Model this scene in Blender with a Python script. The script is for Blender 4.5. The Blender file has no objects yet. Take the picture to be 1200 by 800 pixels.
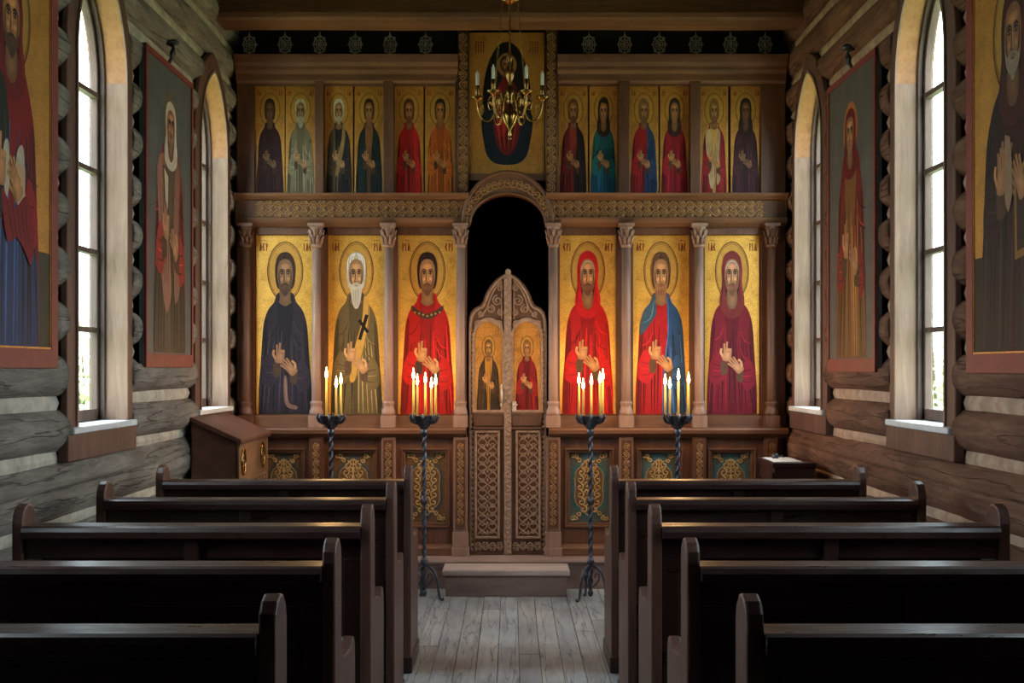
import bpy, bmesh, math, random
from mathutils import Vector, Matrix, noise

S = bpy.context.scene
COL = S.collection
PI = math.pi
CAMZ = 1.45
F = 1500.0            # focal length in pixels of the 1200 px wide frame
WX = 1.85             # half width of the nave
def PX(x, d): return (x - 599.0) / F * d
def PZ(y, d): return CAMZ - (y - 431.0) / F * d

# ------------------------------------------------------------------ helpers
def s2l(c):
    return tuple(((v / 12.92) if v <= 0.04045 else ((v + 0.055) / 1.055) ** 2.4) for v in c)
def rgb(r, g, b): return s2l((r / 255.0, g / 255.0, b / 255.0))

class MB:
    """collects geometry for ONE mesh object"""
    def __init__(self):
        self.v = []; self.f = []; self.mi = []; self.sm = []
    def add(self, verts, faces, mi=0, smooth=False):
        o = len(self.v)
        self.v += [tuple(p) for p in verts]
        for f in faces:
            self.f.append([i + o for i in f]); self.mi.append(mi); self.sm.append(smooth)
    def box(self, x0, x1, y0, y1, z0, z1, mi=0):
        if x0 > x1: x0, x1 = x1, x0
        if y0 > y1: y0, y1 = y1, y0
        if z0 > z1: z0, z1 = z1, z0
        v = [(x0,y0,z0),(x1,y0,z0),(x1,y1,z0),(x0,y1,z0),(x0,y0,z1),(x1,y0,z1),(x1,y1,z1),(x0,y1,z1)]
        self.add(v, [(0,3,2,1),(4,5,6,7),(0,1,5,4),(1,2,6,5),(2,3,7,6),(3,0,4,7)], mi)
    def prism(self, pts, fn0, fn1, mi=0, smooth=False):
        """closed polygon pts (2-tuples); fn0 / fn1 map a 2-tuple to the two end caps"""
        n = len(pts)
        self.add([fn0(p) for p in pts] + [fn1(p) for p in pts], [], mi)
        o = len(self.v) - 2 * n
        self.f.append([o + i for i in range(n)][::-1]); self.mi.append(mi); self.sm.append(False)
        self.f.append([o + n + i for i in range(n)]); self.mi.append(mi); self.sm.append(False)
        for i in range(n):
            j = (i + 1) % n
            self.f.append([o + i, o + j, o + n + j, o + n + i]); self.mi.append(mi); self.sm.append(smooth)
    def ring(self, outer, inner, fn0, fn1, closed=True, mi=0):
        """frame between two polylines with the same number of points"""
        n = len(outer)
        V = [fn0(p) for p in outer] + [fn0(p) for p in inner] + [fn1(p) for p in outer] + [fn1(p) for p in inner]
        fs = []
        rng = range(n if closed else n - 1)
        for i in rng:
            j = (i + 1) % n
            fs += [(i, j, n + j, n + i), (2*n + i, 3*n + i, 3*n + j, 2*n + j),
                   (i, 2*n + i, 2*n + j, j), (n + i, n + j, 3*n + j, 3*n + i)]
        if not closed:
            for i in (0, n - 1):
                fs.append((i, n + i, 3*n + i, 2*n + i))
        self.add(V, fs, mi)
    def tube(self, path, r, seg=6, mi=0, closed=False, cap=True):
        P = [Vector(p) for p in path]; n = len(P)
        rr = r if isinstance(r, (list, tuple)) else [r] * n
        V = []; prev = None
        for i in range(n):
            if closed: t = P[(i+1) % n] - P[i-1]
            else: t = P[min(i+1, n-1)] - P[max(i-1, 0)]
            if t.length < 1e-9: t = Vector((0,0,1))
            t.normalize()
            a = prev if prev is not None else (Vector((0,0,1)) if abs(t.z) < .9 else Vector((1,0,0)))
            a = (a - t * a.dot(t))
            if a.length < 1e-6: a = t.orthogonal()
            a.normalize(); prev = a
            b = t.cross(a)
            for k in range(seg):
                th = 2 * PI * k / seg
                V.append(P[i] + (a * math.cos(th) + b * math.sin(th)) * rr[i])
        fs = []
        for i in range(n if closed else n - 1):
            j = (i + 1) % n
            for k in range(seg):
                l = (k + 1) % seg
                fs.append((i*seg+k, i*seg+l, j*seg+l, j*seg+k))
        if cap and not closed:
            fs.append(tuple(range(seg))[::-1]); fs.append(tuple((n-1)*seg + k for k in range(seg)))
        self.add(V, fs, mi, True)
    def lathe(self, prof, c=(0,0,0), seg=16, mi=0, smooth=True, lobes=0, amp=0.0):
        V = []; fs = []; n = len(prof)
        for r, z in prof:
            for k in range(seg):
                th = 2 * PI * k / seg
                q = r * (1 + amp * math.cos(lobes * th)) if lobes else r
                V.append((c[0] + q * math.cos(th), c[1] + q * math.sin(th), c[2] + z))
        for i in range(n - 1):
            for k in range(seg):
                l = (k + 1) % seg
                fs.append((i*seg+k, i*seg+l, (i+1)*seg+l, (i+1)*seg+k))
        fs.append(tuple(range(seg))[::-1]); fs.append(tuple((n-1)*seg + k for k in range(seg)))
        self.add(V, fs, mi, smooth)
    def sphere(self, c, r, sc=(1,1,1), seg=10, rings=6, mi=0):
        prof = []
        V = []; fs = []
        for i in range(1, rings):
            a = PI * i / rings
            for k in range(seg):
                t = 2 * PI * k / seg
                V.append((c[0] + r*sc[0]*math.sin(a)*math.cos(t), c[1] + r*sc[1]*math.sin(a)*math.sin(t), c[2] + r*sc[2]*math.cos(a)))
        V.append((c[0], c[1], c[2] + r*sc[2])); V.append((c[0], c[1], c[2] - r*sc[2]))
        T = len(V) - 2; B = len(V) - 1
        for i in range(rings - 2):
            for k in range(seg):
                l = (k + 1) % seg
                fs.append((i*seg+k, (i+1)*seg+k, (i+1)*seg+l, i*seg+l))
        for k in range(seg):
            l = (k + 1) % seg
            fs.append((T, k, l)); fs.append((B, (rings-2)*seg + l, (rings-2)*seg + k))
        self.add(V, fs, mi, True)
    def build(self, name, mats, parent=None, bevel=0.0, seg=2, weld=False, autosmooth=False, loc=None, recalc=True):
        me = bpy.data.meshes.new(name)
        me.from_pydata(self.v, [], self.f)
        if not isinstance(mats, (list, tuple)): mats = [mats]
        for m in mats: me.materials.append(m)
        me.polygons.foreach_set('material_index', self.mi)
        me.polygons.foreach_set('use_smooth', self.sm)
        me.update()
        bm = bmesh.new(); bm.from_mesh(me)
        if weld: bmesh.ops.remove_doubles(bm, verts=bm.verts, dist=1e-5)
        if recalc: bmesh.ops.recalc_face_normals(bm, faces=bm.faces)
        bm.to_mesh(me); bm.free()
        o = bpy.data.objects.new(name, me); COL.objects.link(o)
        if parent is not None: o.parent = parent
        if loc: o.location = loc
        if bevel:
            b = o.modifiers.new('bevel', 'BEVEL'); b.width = bevel; b.segments = seg
            b.limit_method = 'ANGLE'; b.angle_limit = math.radians(40)
        return o

def empty(name, loc=(0,0,0)):
    o = bpy.data.objects.new(name, None); COL.objects.link(o); o.location = loc
    o.empty_display_size = .1
    return o
def tag(o, label=None, cat=None, group=None, kind=None):
    if label: o['label'] = label
    if cat: o['category'] = cat
    if group: o['group'] = group
    if kind: o['kind'] = kind
    return o
def copy_tree(o, parent=None):
    c = o.copy(); COL.objects.link(c)
    if parent is not None: c.parent = parent
    for ch in list(o.children): copy_tree(ch, c)
    return c
def catmull(pts, n=6, closed=False):
    out = []; m = len(pts)
    for i in range(m if closed else m - 1):
        if closed: p0, p1, p2, p3 = pts[i-1], pts[i], pts[(i+1) % m], pts[(i+2) % m]
        else: p0, p1, p2, p3 = pts[max(i-1,0)], pts[i], pts[i+1], pts[min(i+2, m-1)]
        if p1 == p2: continue
        for k in range(n):
            t = k / n
            out.append(tuple(.5*((2*b) + (-a + c)*t + (2*a - 5*b + 4*c - d)*t*t + (-a + 3*b - 3*c + d)*t**3)
                             for a, b, c, d in zip(p0, p1, p2, p3)))
    if not closed: out.append(tuple(pts[-1]))
    return out

# ------------------------------------------------------------------ materials
def new_mat(name):
    m = bpy.data.materials.new(name); m.use_nodes = True
    nt = m.node_tree; nt.nodes.clear()
    out = nt.nodes.new('ShaderNodeOutputMaterial')
    b = nt.nodes.new('ShaderNodeBsdfPrincipled')
    nt.links.new(b.outputs[0], out.inputs[0])
    return m, nt, b
def N(nt, t, **kw):
    n = nt.nodes.new(t)
    for k, v in kw.items(): setattr(n, k, v)
    return n
def ramp(nt, fac, stops):
    r = N(nt, 'ShaderNodeValToRGB'); e = r.color_ramp.elements
    while len(e) < len(stops): e.new(.5)
    for i, (p, c) in enumerate(stops):
        e[i].position = p; e[i].color = (*c, 1)
    nt.links.new(fac, r.inputs[0]); return r.outputs[0]
def coords(nt, scale, kind='Object'):
    tc = N(nt, 'ShaderNodeTexCoord'); mp = N(nt, 'ShaderNodeMapping')
    mp.inputs['Scale'].default_value = scale
    nt.links.new(tc.outputs[kind], mp.inputs[0]); return mp.outputs[0]
def tex_noise(nt, vec, scale, detail=5, rough=.6, dist=0.0):
    n = N(nt, 'ShaderNodeTexNoise'); n.inputs['Scale'].default_value = scale
    n.inputs['Detail'].default_value = detail; n.inputs['Roughness'].default_value = rough
    n.inputs['Distortion'].default_value = dist
    nt.links.new(vec, n.inputs['Vector']); return n.outputs[0]
def bump(nt, b, h, strength, dist=.01):
    n = N(nt, 'ShaderNodeBump'); n.inputs['Strength'].default_value = strength; n.inputs['Distance'].default_value = dist
    nt.links.new(h, n.inputs['Height']); nt.links.new(n.outputs[0], b.inputs['Normal'])
def mathn(nt, op, a, bb):
    n = N(nt, 'ShaderNodeMath', operation=op)
    for i, q in enumerate((a, bb)):
        if isinstance(q, (int, float)): n.inputs[i].default_value = q
        else: nt.links.new(q, n.inputs[i])
    return n.outputs[0]
def mixc(nt, fac, a, bb, bt='MIX'):
    n = N(nt, 'ShaderNodeMixRGB', blend_type=bt)
    for i, q in enumerate((fac, a, bb)):
        if isinstance(q, (int, float)): n.inputs[i].default_value = q
        elif isinstance(q, tuple): n.inputs[i].default_value = (*q, 1)
        else: nt.links.new(q, n.inputs[i])
    return n.outputs[0]

def wood(name, dark, mid, light, axis='z', scale=1.0, rough=.55, bmp=.3, spec=.4, crack=False, var=None):
    m, nt, b = new_mat(name)
    st = {'x': (.12,1,1), 'y': (1,.12,1), 'z': (1,1,.12)}[axis]
    v = coords(nt, tuple(q*scale for q in st))
    n1 = tex_noise(nt, v, 14, 8, .65, .6)
    n2 = tex_noise(nt, v, 60, 4, .6)
    f = mathn(nt, 'ADD', mathn(nt, 'MULTIPLY', n1, .75), mathn(nt, 'MULTIPLY', n2, .25))
    c = ramp(nt, f, [(.30, dark), (.5, mid), (.70, light)])
    big = tex_noise(nt, coords(nt, (1,1,1)), 2.3, 3, .5)
    c = mixc(nt, .35, c, ramp(nt, big, [(.3, tuple(q*.45 for q in mid)), (.7, tuple(min(1,q*1.5) for q in mid))]))
    h = f
    if crack:
        w = N(nt, 'ShaderNodeTexNoise'); w.inputs['Scale'].default_value = 11; w.inputs['Detail'].default_value = 4
        nt.links.new(coords(nt, {'x': (.05,1,1), 'y': (1,.05,1), 'z': (1,1,.05)}[axis]), w.inputs['Vector'])
        d = mathn(nt, 'ABSOLUTE', mathn(nt, 'SUBTRACT', w.outputs[0], .5), 0)
        k = ramp(nt, d, [(.0, (0,0,0)), (.010, (1,1,1))])
        c = mixc(nt, 1.0, c, mixc(nt, .55, (1,1,1), k), 'MULTIPLY')
        h = mathn(nt, 'MULTIPLY', f, mathn(nt, 'ADD', mathn(nt, 'MULTIPLY', k, .8), .2))
    if var:
        a = N(nt, 'ShaderNodeAttribute', attribute_name=var)
        c = mixc(nt, 1.0, c, a.outputs['Color'], 'MULTIPLY')
    nt.links.new(c, b.inputs['Base Color'])
    b.inputs['Roughness'].default_value = rough
    b.inputs['Specular IOR Level'].default_value = spec
    bump(nt, b, h, bmp, .012)
    return m
def plain(name, c, rough=.6, metal=0.0, nscale=20, var=.25, bmp=.1, spec=.5):
    m, nt, b = new_mat(name)
    n = tex_noise(nt, coords(nt, (1,1,1)), nscale, 5, .6)
    col = ramp(nt, n, [(.3, tuple(q*(1-var) for q in c)), (.7, tuple(min(1, q*(1+var)) for q in c))])
    nt.links.new(col, b.inputs['Base Color'])
    b.inputs['Roughness'].default_value = rough; b.inputs['Metallic'].default_value = metal
    b.inputs['Specular IOR Level'].default_value = spec
    if bmp: bump(nt, b, n, bmp, .005)
    return m
M = {}
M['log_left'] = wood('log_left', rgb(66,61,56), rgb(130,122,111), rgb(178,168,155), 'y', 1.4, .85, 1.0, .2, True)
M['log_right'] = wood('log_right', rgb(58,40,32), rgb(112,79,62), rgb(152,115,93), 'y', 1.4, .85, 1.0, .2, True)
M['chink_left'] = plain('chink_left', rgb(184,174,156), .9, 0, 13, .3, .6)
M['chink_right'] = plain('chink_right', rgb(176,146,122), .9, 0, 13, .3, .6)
M['shell'] = plain('shell_timber', rgb(52,44,38), .9)
M['plank'] = wood('floor_plank', rgb(92,92,92), rgb(148,149,149), rgb(180,181,180), 'y', .9, .6, .5, .35, True, 'tint')
M['ceil'] = wood('ceiling_plank', rgb(50,36,26), rgb(80,58,42), rgb(100,74,54), 'x', 1, .7, .3)
M['beam'] = wood('beam_timber', rgb(66,42,26), rgb(112,74,46), rgb(140,98,62), 'x', .7, .6, .4, .4, True)
M['casing'] = wood('casing_wood', rgb(66,44,36), rgb(100,68,56), rgb(128,92,76), 'z', 1, .6, .3)
M['jamb'] = wood('pale_jamb_wood', rgb(80,60,46), rgb(130,103,84), rgb(156,130,110), 'z', 1, .65, .25)
M['archwood'] = wood('golden_arch_wood', rgb(112,70,36), rgb(156,106,62), rgb(178,130,82), 'y', 1, .6, .2)
M['sash'] = wood('sash_wood', rgb(56,42,36), rgb(88,68,58), rgb(112,90,78), 'z', 1, .6, .2)
M['sill'] = plain('sill_paint', rgb(214,214,212), .6, 0, 14, .12)
M['ico'] = wood('iconostasis_wood', rgb(56,33,22), rgb(96,60,41), rgb(124,83,58), 'z', 1, .5, .25, .45)
M['icox'] = wood('iconostasis_rail_wood', rgb(58,36,24), rgb(104,68,46), rgb(134,92,65), 'x', 1, .5, .25, .45)
M['column'] = wood('column_wood', rgb(84,60,50), rgb(140,108,92), rgb(170,136,116), 'z', 1, .5, .2, .45)
M['carve'] = plain('carved_gilt_wood', rgb(156,114,68), .5, .25, 40, .35, .3)
M['carved'] = plain('carved_grey_wood', rgb(146,120,102), .6, 0, 40, .35, .3)
M['carve_bg'] = plain('carving_ground', rgb(84,54,34), .7, 0, 40, .3, .2)
M['doorwood'] = wood('door_wood', rgb(54,37,29), rgb(92,66,52), rgb(118,90,72), 'z', 1.2, .5, .25)
M['black'] = plain('unlit_gap_black', rgb(14,12,12), .9, 0, 8, .3)  # near-black so the board reads as unlit space over the screen
M['dark'] = plain('sanctuary_dark', rgb(20,17,16), .9, 0, 8, .3)  # darkness of the unlit sanctuary put into the wall colour
M['pew'] = wood('pew_dark_wood', rgb(22,11,8), rgb(44,23,17), rgb(66,37,28), 'x', 1, .30, .14, .5)
M['pewend'] = wood('pew_end_wood', rgb(46,28,23), rgb(84,54,44), rgb(112,76,63), 'z', 1, .42, .2, .5)
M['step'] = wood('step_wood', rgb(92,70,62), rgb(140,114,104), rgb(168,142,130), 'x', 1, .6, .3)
M['tread'] = wood('lit_tread_wood', rgb(132,112,104), rgb(184,162,152), rgb(206,186,176), 'x', 1, .55, .3)  # paler than the riser: window light on the top put into its colour
M['iron'] = plain('wrought_iron', rgb(82,84,94), .36, .75, 60, .4, .3)
M['brass'] = plain('brass', rgb(158,122,66), .24, 1.0, 40, .3, .05)
M['silver'] = plain('dull_silver', rgb(190,176,160), .5, .3, 60, .4, .2)
M['wax'] = plain('yellow_wax', rgb(252,206,104), .5, 0, 30, .04, 0)
M['wax'].node_tree.nodes['Principled BSDF'].inputs['Subsurface Weight'].default_value = .6
M['wax'].node_tree.nodes['Principled BSDF'].inputs['Subsurface Radius'].default_value = (.03, .018, .006)
M['waxwhite'] = plain('white_candle', rgb(222,214,200), .5, 0, 30, .06, 0)
M['cab'] = wood('cabinet_wood', rgb(60,36,28), rgb(98,62,48), rgb(124,82,64), 'y', 1, .45, .2)
M['cabfront'] = wood('cabinet_front_wood', rgb(92,64,42), rgb(134,98,68), rgb(160,122,90), 'y', 1, .5, .2)
M['chest'] = wood('chest_wood', rgb(30,16,15), rgb(52,28,26), rgb(70,40,36), 'z', 1, .4, .15)
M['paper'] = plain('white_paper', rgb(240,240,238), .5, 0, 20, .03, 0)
M['red_border'] = plain('red_border_paint', rgb(128,50,42), .6, 0, 14, .2, .1)
M['grass'] = plain('grass', rgb(160,172,120), .9, 0, 3, .3, .3)
M['leaf'] = plain('leaf_green', rgb(176,192,140), .7, 0, 6, .3, 0)
M['bark'] = plain('bark', rgb(96,82,68), .9, 0, 20, .4, .5)

def gold_mat(name, c, metal=.45, rough=.42, sp=.3):
    m, nt, b = new_mat(name)
    v = coords(nt, (1,1,1))
    n1 = tex_noise(nt, v, 9, 6, .7); n2 = tex_noise(nt, v, 120, 3, .7)
    col = ramp(nt, n1, [(.28, tuple(q*.62 for q in c)), (.5, c), (.75, tuple(min(1, q*1.25) for q in c))])
    col = mixc(nt, sp, col, ramp(nt, n2, [(.35, (.25,.13,.03)), (.6, (1,.8,.42))]), 'OVERLAY')
    nt.links.new(col, b.inputs['Base Color'])
    b.inputs['Metallic'].default_value = metal; b.inputs['Roughness'].default_value = rough
    bump(nt, b, n2, .25, .004); return m
M['gold'] = gold_mat('gold_leaf', rgb(224,172,88), .4, .40, .5)
M['gold_dim'] = gold_mat('dim_gold_leaf', rgb(178,132,66), .35, .46, .4)  # darker gold; dimness of the upper icon row put into its colour
M['slate_ground'] = plain('slate_painted_ground', rgb(84,86,84), .6, 0, 8, .25, .1)
M['grey_ground'] = plain('grey_painted_ground', rgb(84,80,74), .6, 0, 8, .25, .1)
def paint_mat():
    m, nt, b = new_mat('icon_paint')
    a = N(nt, 'ShaderNodeAttribute', attribute_name='paint')
    v = coords(nt, (1,1,1))
    n = tex_noise(nt, v, 26, 6, .7); n2 = tex_noise(nt, v, 140, 3, .6)
    k = ramp(nt, n, [(.3, (.72,.7,.68)), (.65, (1.0,1.0,1.0))])
    c = mixc(nt, 1.0, a.outputs['Color'], k, 'MULTIPLY')
    nt.links.new(c, b.inputs['Base Color']); b.inputs['Roughness'].default_value = .62; b.inputs['Specular IOR Level'].default_value = .25
    bump(nt, b, n2, .12, .003); return m
M['paint'] = paint_mat()
def glass_mat():
    m = bpy.data.materials.new('window_glass'); m.use_nodes = True
    nt = m.node_tree; nt.nodes.clear()
    o = N(nt, 'ShaderNodeOutputMaterial'); mx = N(nt, 'ShaderNodeMixShader')
    t = N(nt, 'ShaderNodeBsdfTransparent'); t.inputs[0].default_value = (.96,.98,.97,1)
    g = N(nt, 'ShaderNodeBsdfGlossy'); g.inputs['Roughness'].default_value = .03
    fr = N(nt, 'ShaderNodeFresnel'); fr.inputs[0].default_value = 1.25
    ge = N(nt, 'ShaderNodeNewGeometry'); fac = mathn(nt, 'MULTIPLY', fr.outputs[0], mathn(nt, 'SUBTRACT', 1.0, ge.outputs['Backfacing']))
    nt.links.new(fac, mx.inputs[0]); nt.links.new(t.outputs[0], mx.inputs[1]); nt.links.new(g.outputs[0], mx.inputs[2])
    nt.links.new(mx.outputs[0], o.inputs[0]); return m
M['glass'] = glass_mat()
def emis(name, c, s):
    m = bpy.data.materials.new(name); m.use_nodes = True
    nt = m.node_tree; nt.nodes.clear()
    o = N(nt, 'ShaderNodeOutputMaterial'); e = N(nt, 'ShaderNodeEmission')
    e.inputs[0].default_value = (*c, 1); e.inputs[1].default_value = s
    nt.links.new(e.outputs[0], o.inputs[0]); return m
M['flame'] = emis('candle_flame', (1.0, .62, .22), 45)
def ornament_mat(name, ground, gold, dark):
    m, nt, b = new_mat(name)
    n = tex_noise(nt, coords(nt, (1,1,1)), 50, 4, .6)
    nt.links.new(ramp(nt, n, [(.3, tuple(q*.7 for q in ground)), (.7, tuple(q*1.2 for q in ground))]), b.inputs['Base Color'])
    b.inputs['Roughness'].default_value = .55; return m
M['orn_teal'] = ornament_mat('ornament_teal', rgb(62,104,112), None, None)
M['orn_dark'] = ornament_mat('ornament_brown', rgb(112,82,50), None, None)
M['orn_gold'] = plain('ornament_gold', rgb(186,154,100), .5, .15, 50, .3, .1)
M['orn_ground'] = ornament_mat('ornament_ground', rgb(84,92,84), None, None)
M['orn_slate'] = ornament_mat('ornament_slate', rgb(78,78,76), None, None)

# ------------------------------------------------------------------ camera, world, view
cam = bpy.data.cameras.new('camera'); co = bpy.data.objects.new('camera', cam); COL.objects.link(co)
co.location = (0, 0, CAMZ); co.rotation_euler = (PI/2, 0, 0)
cam.sensor_width = 36; cam.lens = 45; cam.shift_x = 1/1200; cam.shift_y = 31/1200
cam.clip_start = .05; cam.clip_end = 200
S.camera = co
w = bpy.data.worlds.new('sky'); S.world = w; w.use_nodes = True
bg = w.node_tree.nodes['Background']
bg.inputs[0].default_value = (.76, .89, 1.0, 1); bg.inputs[1].default_value = 13.0
S.view_settings.view_transform = 'Standard'; S.view_settings.look = 'None'
S.view_settings.exposure = 0.0; S.view_settings.gamma = 1.0; S.view_settings.use_curve_mapping = False

# ------------------------------------------------------------------ window outline
A = .35; ZS = 2.82; RISE = .48; SILL = 1.20
RR = (A*A + RISE*RISE) / (2*A); CX = RR - A
WIN_Y = [5.82, 8.0, 3.64]  # the last pair is out of view, added only for its light
def half(t, z):
    """half width of the window outline offset by t at height z (0 above the apex)"""
    if z <= ZS: return A + t
    q = (RR + t)**2 - (z - ZS)**2
    return max(0.0, math.sqrt(q) - CX) if q > CX*CX else 0.0
def apex(t): return ZS + math.sqrt((RR + t)**2 - CX*CX)
def arch_pts(t, n=12):
    amax = math.acos(CX / (RR + t)); R = RR + t
    right = [(-CX + R*math.cos(amax*i/n), ZS + R*math.sin(amax*i/n)) for i in range(n + 1)]
    left = [(-p[0], p[1]) for p in right[:-1]][::-1]
    return right + left
def outline_pts(t, z0, n=12):
    return [(A + t, z0)] + arch_pts(t, n) + [(-A - t, z0)]

# ------------------------------------------------------------------ log walls
PAN_W = .95
PANELS = {-1: [(4.24, 5.19, 1.45, 3.10), (6.45, 7.40, 1.455, 3.09)],
           1: [(4.22, 5.17, 1.43, 3.10), (6.47, 7.44, 1.43, 3.07)]}
Y0, Y1 = -2.6, 11.0
def intervals(z, side, wt, panels=True, wz0=1.085):
    bl = []
    for yc in WIN_Y:
        if wz0 <= z:
            h = half(wt, z) if z < apex(wt) else 0
            if h > .01: bl.append((yc - h, yc + h))
    if panels:
        for (a, b, c, d) in PANELS[side]:
            if c + .02 <= z <= d - .02: bl.append((a - .035, b + .012))
    bl.sort(); out = []; cur = Y0
    for a, b in bl:
        out.append((cur, a)); cur = b
    out.append((cur, Y1)); return out
def strips(mb, side, rows, wt, panels, wz0, step, back, amp=0.0, seed=0, mi=0):
    """rows: list of (z, inward x).  Adds strips between consecutive rows plus end caps."""
    for (z0, x0), (z1, x1) in zip(rows[:-1], rows[1:]):
        ia, ib = intervals(z0, side, wt, panels, wz0), intervals(z1, side, wt, panels, wz0)
        if len(ia) != len(ib): ia = ib = intervals((z0 + z1)/2, side, wt, panels, wz0)
        for (a0, b0), (a1, b1) in zip(ia, ib):
            if b0 - a0 < .01 and b1 - a1 < .01: continue
            n = max(1, int(math.ceil(((b0 + b1 - a0 - a1)/2) / step)))
            V = []
            for i in range(n + 1):
                t = i / n
                for (z, x, a, b) in ((z0, x0, a0, b0), (z1, x1, a1, b1)):
                    y = a + (b - a)*t
                    dx = amp * (noise.noise(Vector((y*1.3, z*9, seed*3.1))) + .5*noise.noise(Vector((y*5, z*22, seed)))) if amp else 0
                    dz = amp * .9 * noise.noise(Vector((y*.9, seed*7.7, 3))) if amp else 0
                    V.append((side*(x + dx), y, z + dz))
            fs = [(2*i, 2*i+2, 2*i+3, 2*i+1) for i in range(n)]
            mb.add(V, fs, mi, True)
            if back is not None:
                for e in (0, n):
                    p, q = V[2*e], V[2*e+1]
                    mb.add([p, q, (side*back, q[1], q[2]), (side*back, p[1], p[2])], [(0,1,2,3)], mi)
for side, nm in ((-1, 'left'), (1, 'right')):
    mb = MB(); ck = MB(); sh = MB()
    chinks = [-.28, -.01, .26, .53, .80] + [1.303 + .23*k for k in range(-1, 13)]
    for k in range(len(chinks)):
        zc = chinks[k]; nx = chinks[k + 1] if k + 1 < len(chinks) else zc + .23
        zm = (zc + nx)/2; HZ = (nx - zc)/2 - (.029 if zc > .9 else .020)
        rows = []
        if zc < .9: rows += [(zm + .012, 1.847), (zm + .016, 1.862), (zm + .020, 1.847)]
        for j in range(9):
            th = -PI/2 + PI*j/8
            sn_ = -1 + 2*j/8; sn_ = math.copysign(abs(sn_)**.6, sn_); rows.append((zm + HZ*sn_, 1.898 - .052*(1 - abs(sn_)**2.6)))
        extra = [q for (a, b, c, d) in PANELS[side] for q in (c + .0199, c + .0201) if rows[0][0] < q < rows[-1][0]]
        for q in extra:
            s_ = max(-1, min(1, (q - zm)/HZ))
            rows.append((q, 1.898 - .052*(1 - abs(s_)**2.6)))
        rows.sort()
        if True:
            strips(mb, side, rows, .105, True, 1.09, .085, 2.0, .010, k + 40*side)
        strips(ck, side, [(zc - .045, 1.905), (zc, 1.890), (zc + .045, 1.905)], .125, True, 1.09, .12, 2.0, .006, k + 5)
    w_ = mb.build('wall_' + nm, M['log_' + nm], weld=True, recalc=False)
    tag(w_, kind='structure')
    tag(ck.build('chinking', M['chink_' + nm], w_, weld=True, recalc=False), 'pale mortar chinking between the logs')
    rows = [(-.3, 2.021), (1.18, 2.021), (1.1801, 2.021)] + [(ZS*(1 - i/3) + 1.1801*i/3, 2.021) for i in (2, 1)] + \
           [(ZS + (apex(.02) - ZS)*i/14, 2.021) for i in range(15)] + [(apex(.02) + .001, 2.021), (4.3, 2.021)]
    strips(sh, side, rows, .02, False, 1.1801, 30, 2.04)
    sh.build('outer_boarding', M['shell'], w_, recalc=False)
    # dark backing in place of the shadow in the gaps around the icons
    bk = MB()
    for (a, b, c, d) in PANELS[side]: bk.box(side*2.001, side*2.012, a - .2, b + .2, c - .1, d + .1)
    bk.build('backing_board', M['shell'], w_)

# ------------------------------------------------------------------ windows
def make_window(side, detailed=True):
    root = empty('window_1', (side*WX, 0, SILL)); tag(root, kind='structure')
    O = lambda x: (lambda p: (side*(x - WX), p[0], p[1] - SILL))
    # casing
    m = MB(); m.ring(outline_pts(.115, 1.20), outline_pts(.004, 1.20), O(1.812), O(1.842), closed=False)
    m.build('casing', M['casing'], root, bevel=.006)
    m = MB(); m.ring(outline_pts(.012, 1.20), outline_pts(-.006, 1.20), O(1.803), O(1.812), closed=False)
    m.build('casing_bead', M['jamb'], root)
    for s in (-1, 1):
        m = MB(); m.box(side*(1.813 - WX), side*(1.985 - WX), s*A, s*(A + .04), SILL - .02 - SILL, ZS - SILL)
        m.build('jamb', M['jamb'], root)
    m = MB(); m.ring(arch_pts(.04), arch_pts(0), O(1.813), O(1.985), closed=False); m.build('arch_lining', M['archwood'], root)
    m = MB(); m.box(side*(1.785 - WX), side*(2.02 - WX), -A - .10, A + .10, -.03, 0.0); m.build('sill', M['sill'], root, bevel=.006)
    m = MB(); m.box(side*(1.80 - WX), side*(1.845 - WX), -A - .135, A + .135, -.145, -.031); m.build('apron', M['casing'], root, bevel=.006)
    # sash
    m = MB(); m.ring(outline_pts(0, SILL + .002), outline_pts(-.042, SILL + .002), O(1.935), O(1.970), closed=False)
    m.box(side*(1.935 - WX), side*(1.970 - WX), -A, A, .002, .055)
    m.ring(outline_pts(0, SILL), outline_pts(-.016, SILL), O(1.910), O(1.935), closed=False)
    sash = m.build('sash', M['sash'], root, bevel=.004)
    for z in (1.63, 2.0, 2.385, 2.75):
        h = half(-.03, z)
        m = MB(); m.box(side*(1.932 - WX), side*(1.968 - WX), -h, h, z - .012 - SILL, z + .012 - SILL); m.build('muntin', M['sash'], sash)
    m = MB(); pts = outline_pts(-.03, SILL + .04)
    m.prism(pts, O(1.948), O(1.952)); m.build('glass', M['glass'], root)
    return root
wi = 0
for side in (-1, 1):
    base = make_window(side)
    for i, yc in enumerate(WIN_Y):
        r = base if i == 0 else copy_tree(base)
        wi += 1; r.name = 'window_%d' % wi
        r.location = (side*(WX + .045), yc, SILL)
        L = bpy.data.lights.new('daylight_portal', 'AREA'); L.shape = 'RECTANGLE'; L.size = 2*A; L.size_y = apex(0) - SILL
        L.cycles.is_portal = True
        lo = bpy.data.objects.new('daylight_portal', L); COL.objects.link(lo)
        lo.location = (side*2.075, yc, (apex(0) + SILL)/2); lo.rotation_euler = (PI/2, 0, -side*PI/2 + PI)
        # area lamps shine along local -Z: aim into the nave
        lo.rotation_euler = Vector((-side, 0, 0)).to_track_quat('-Z', 'Z').to_euler()

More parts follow.
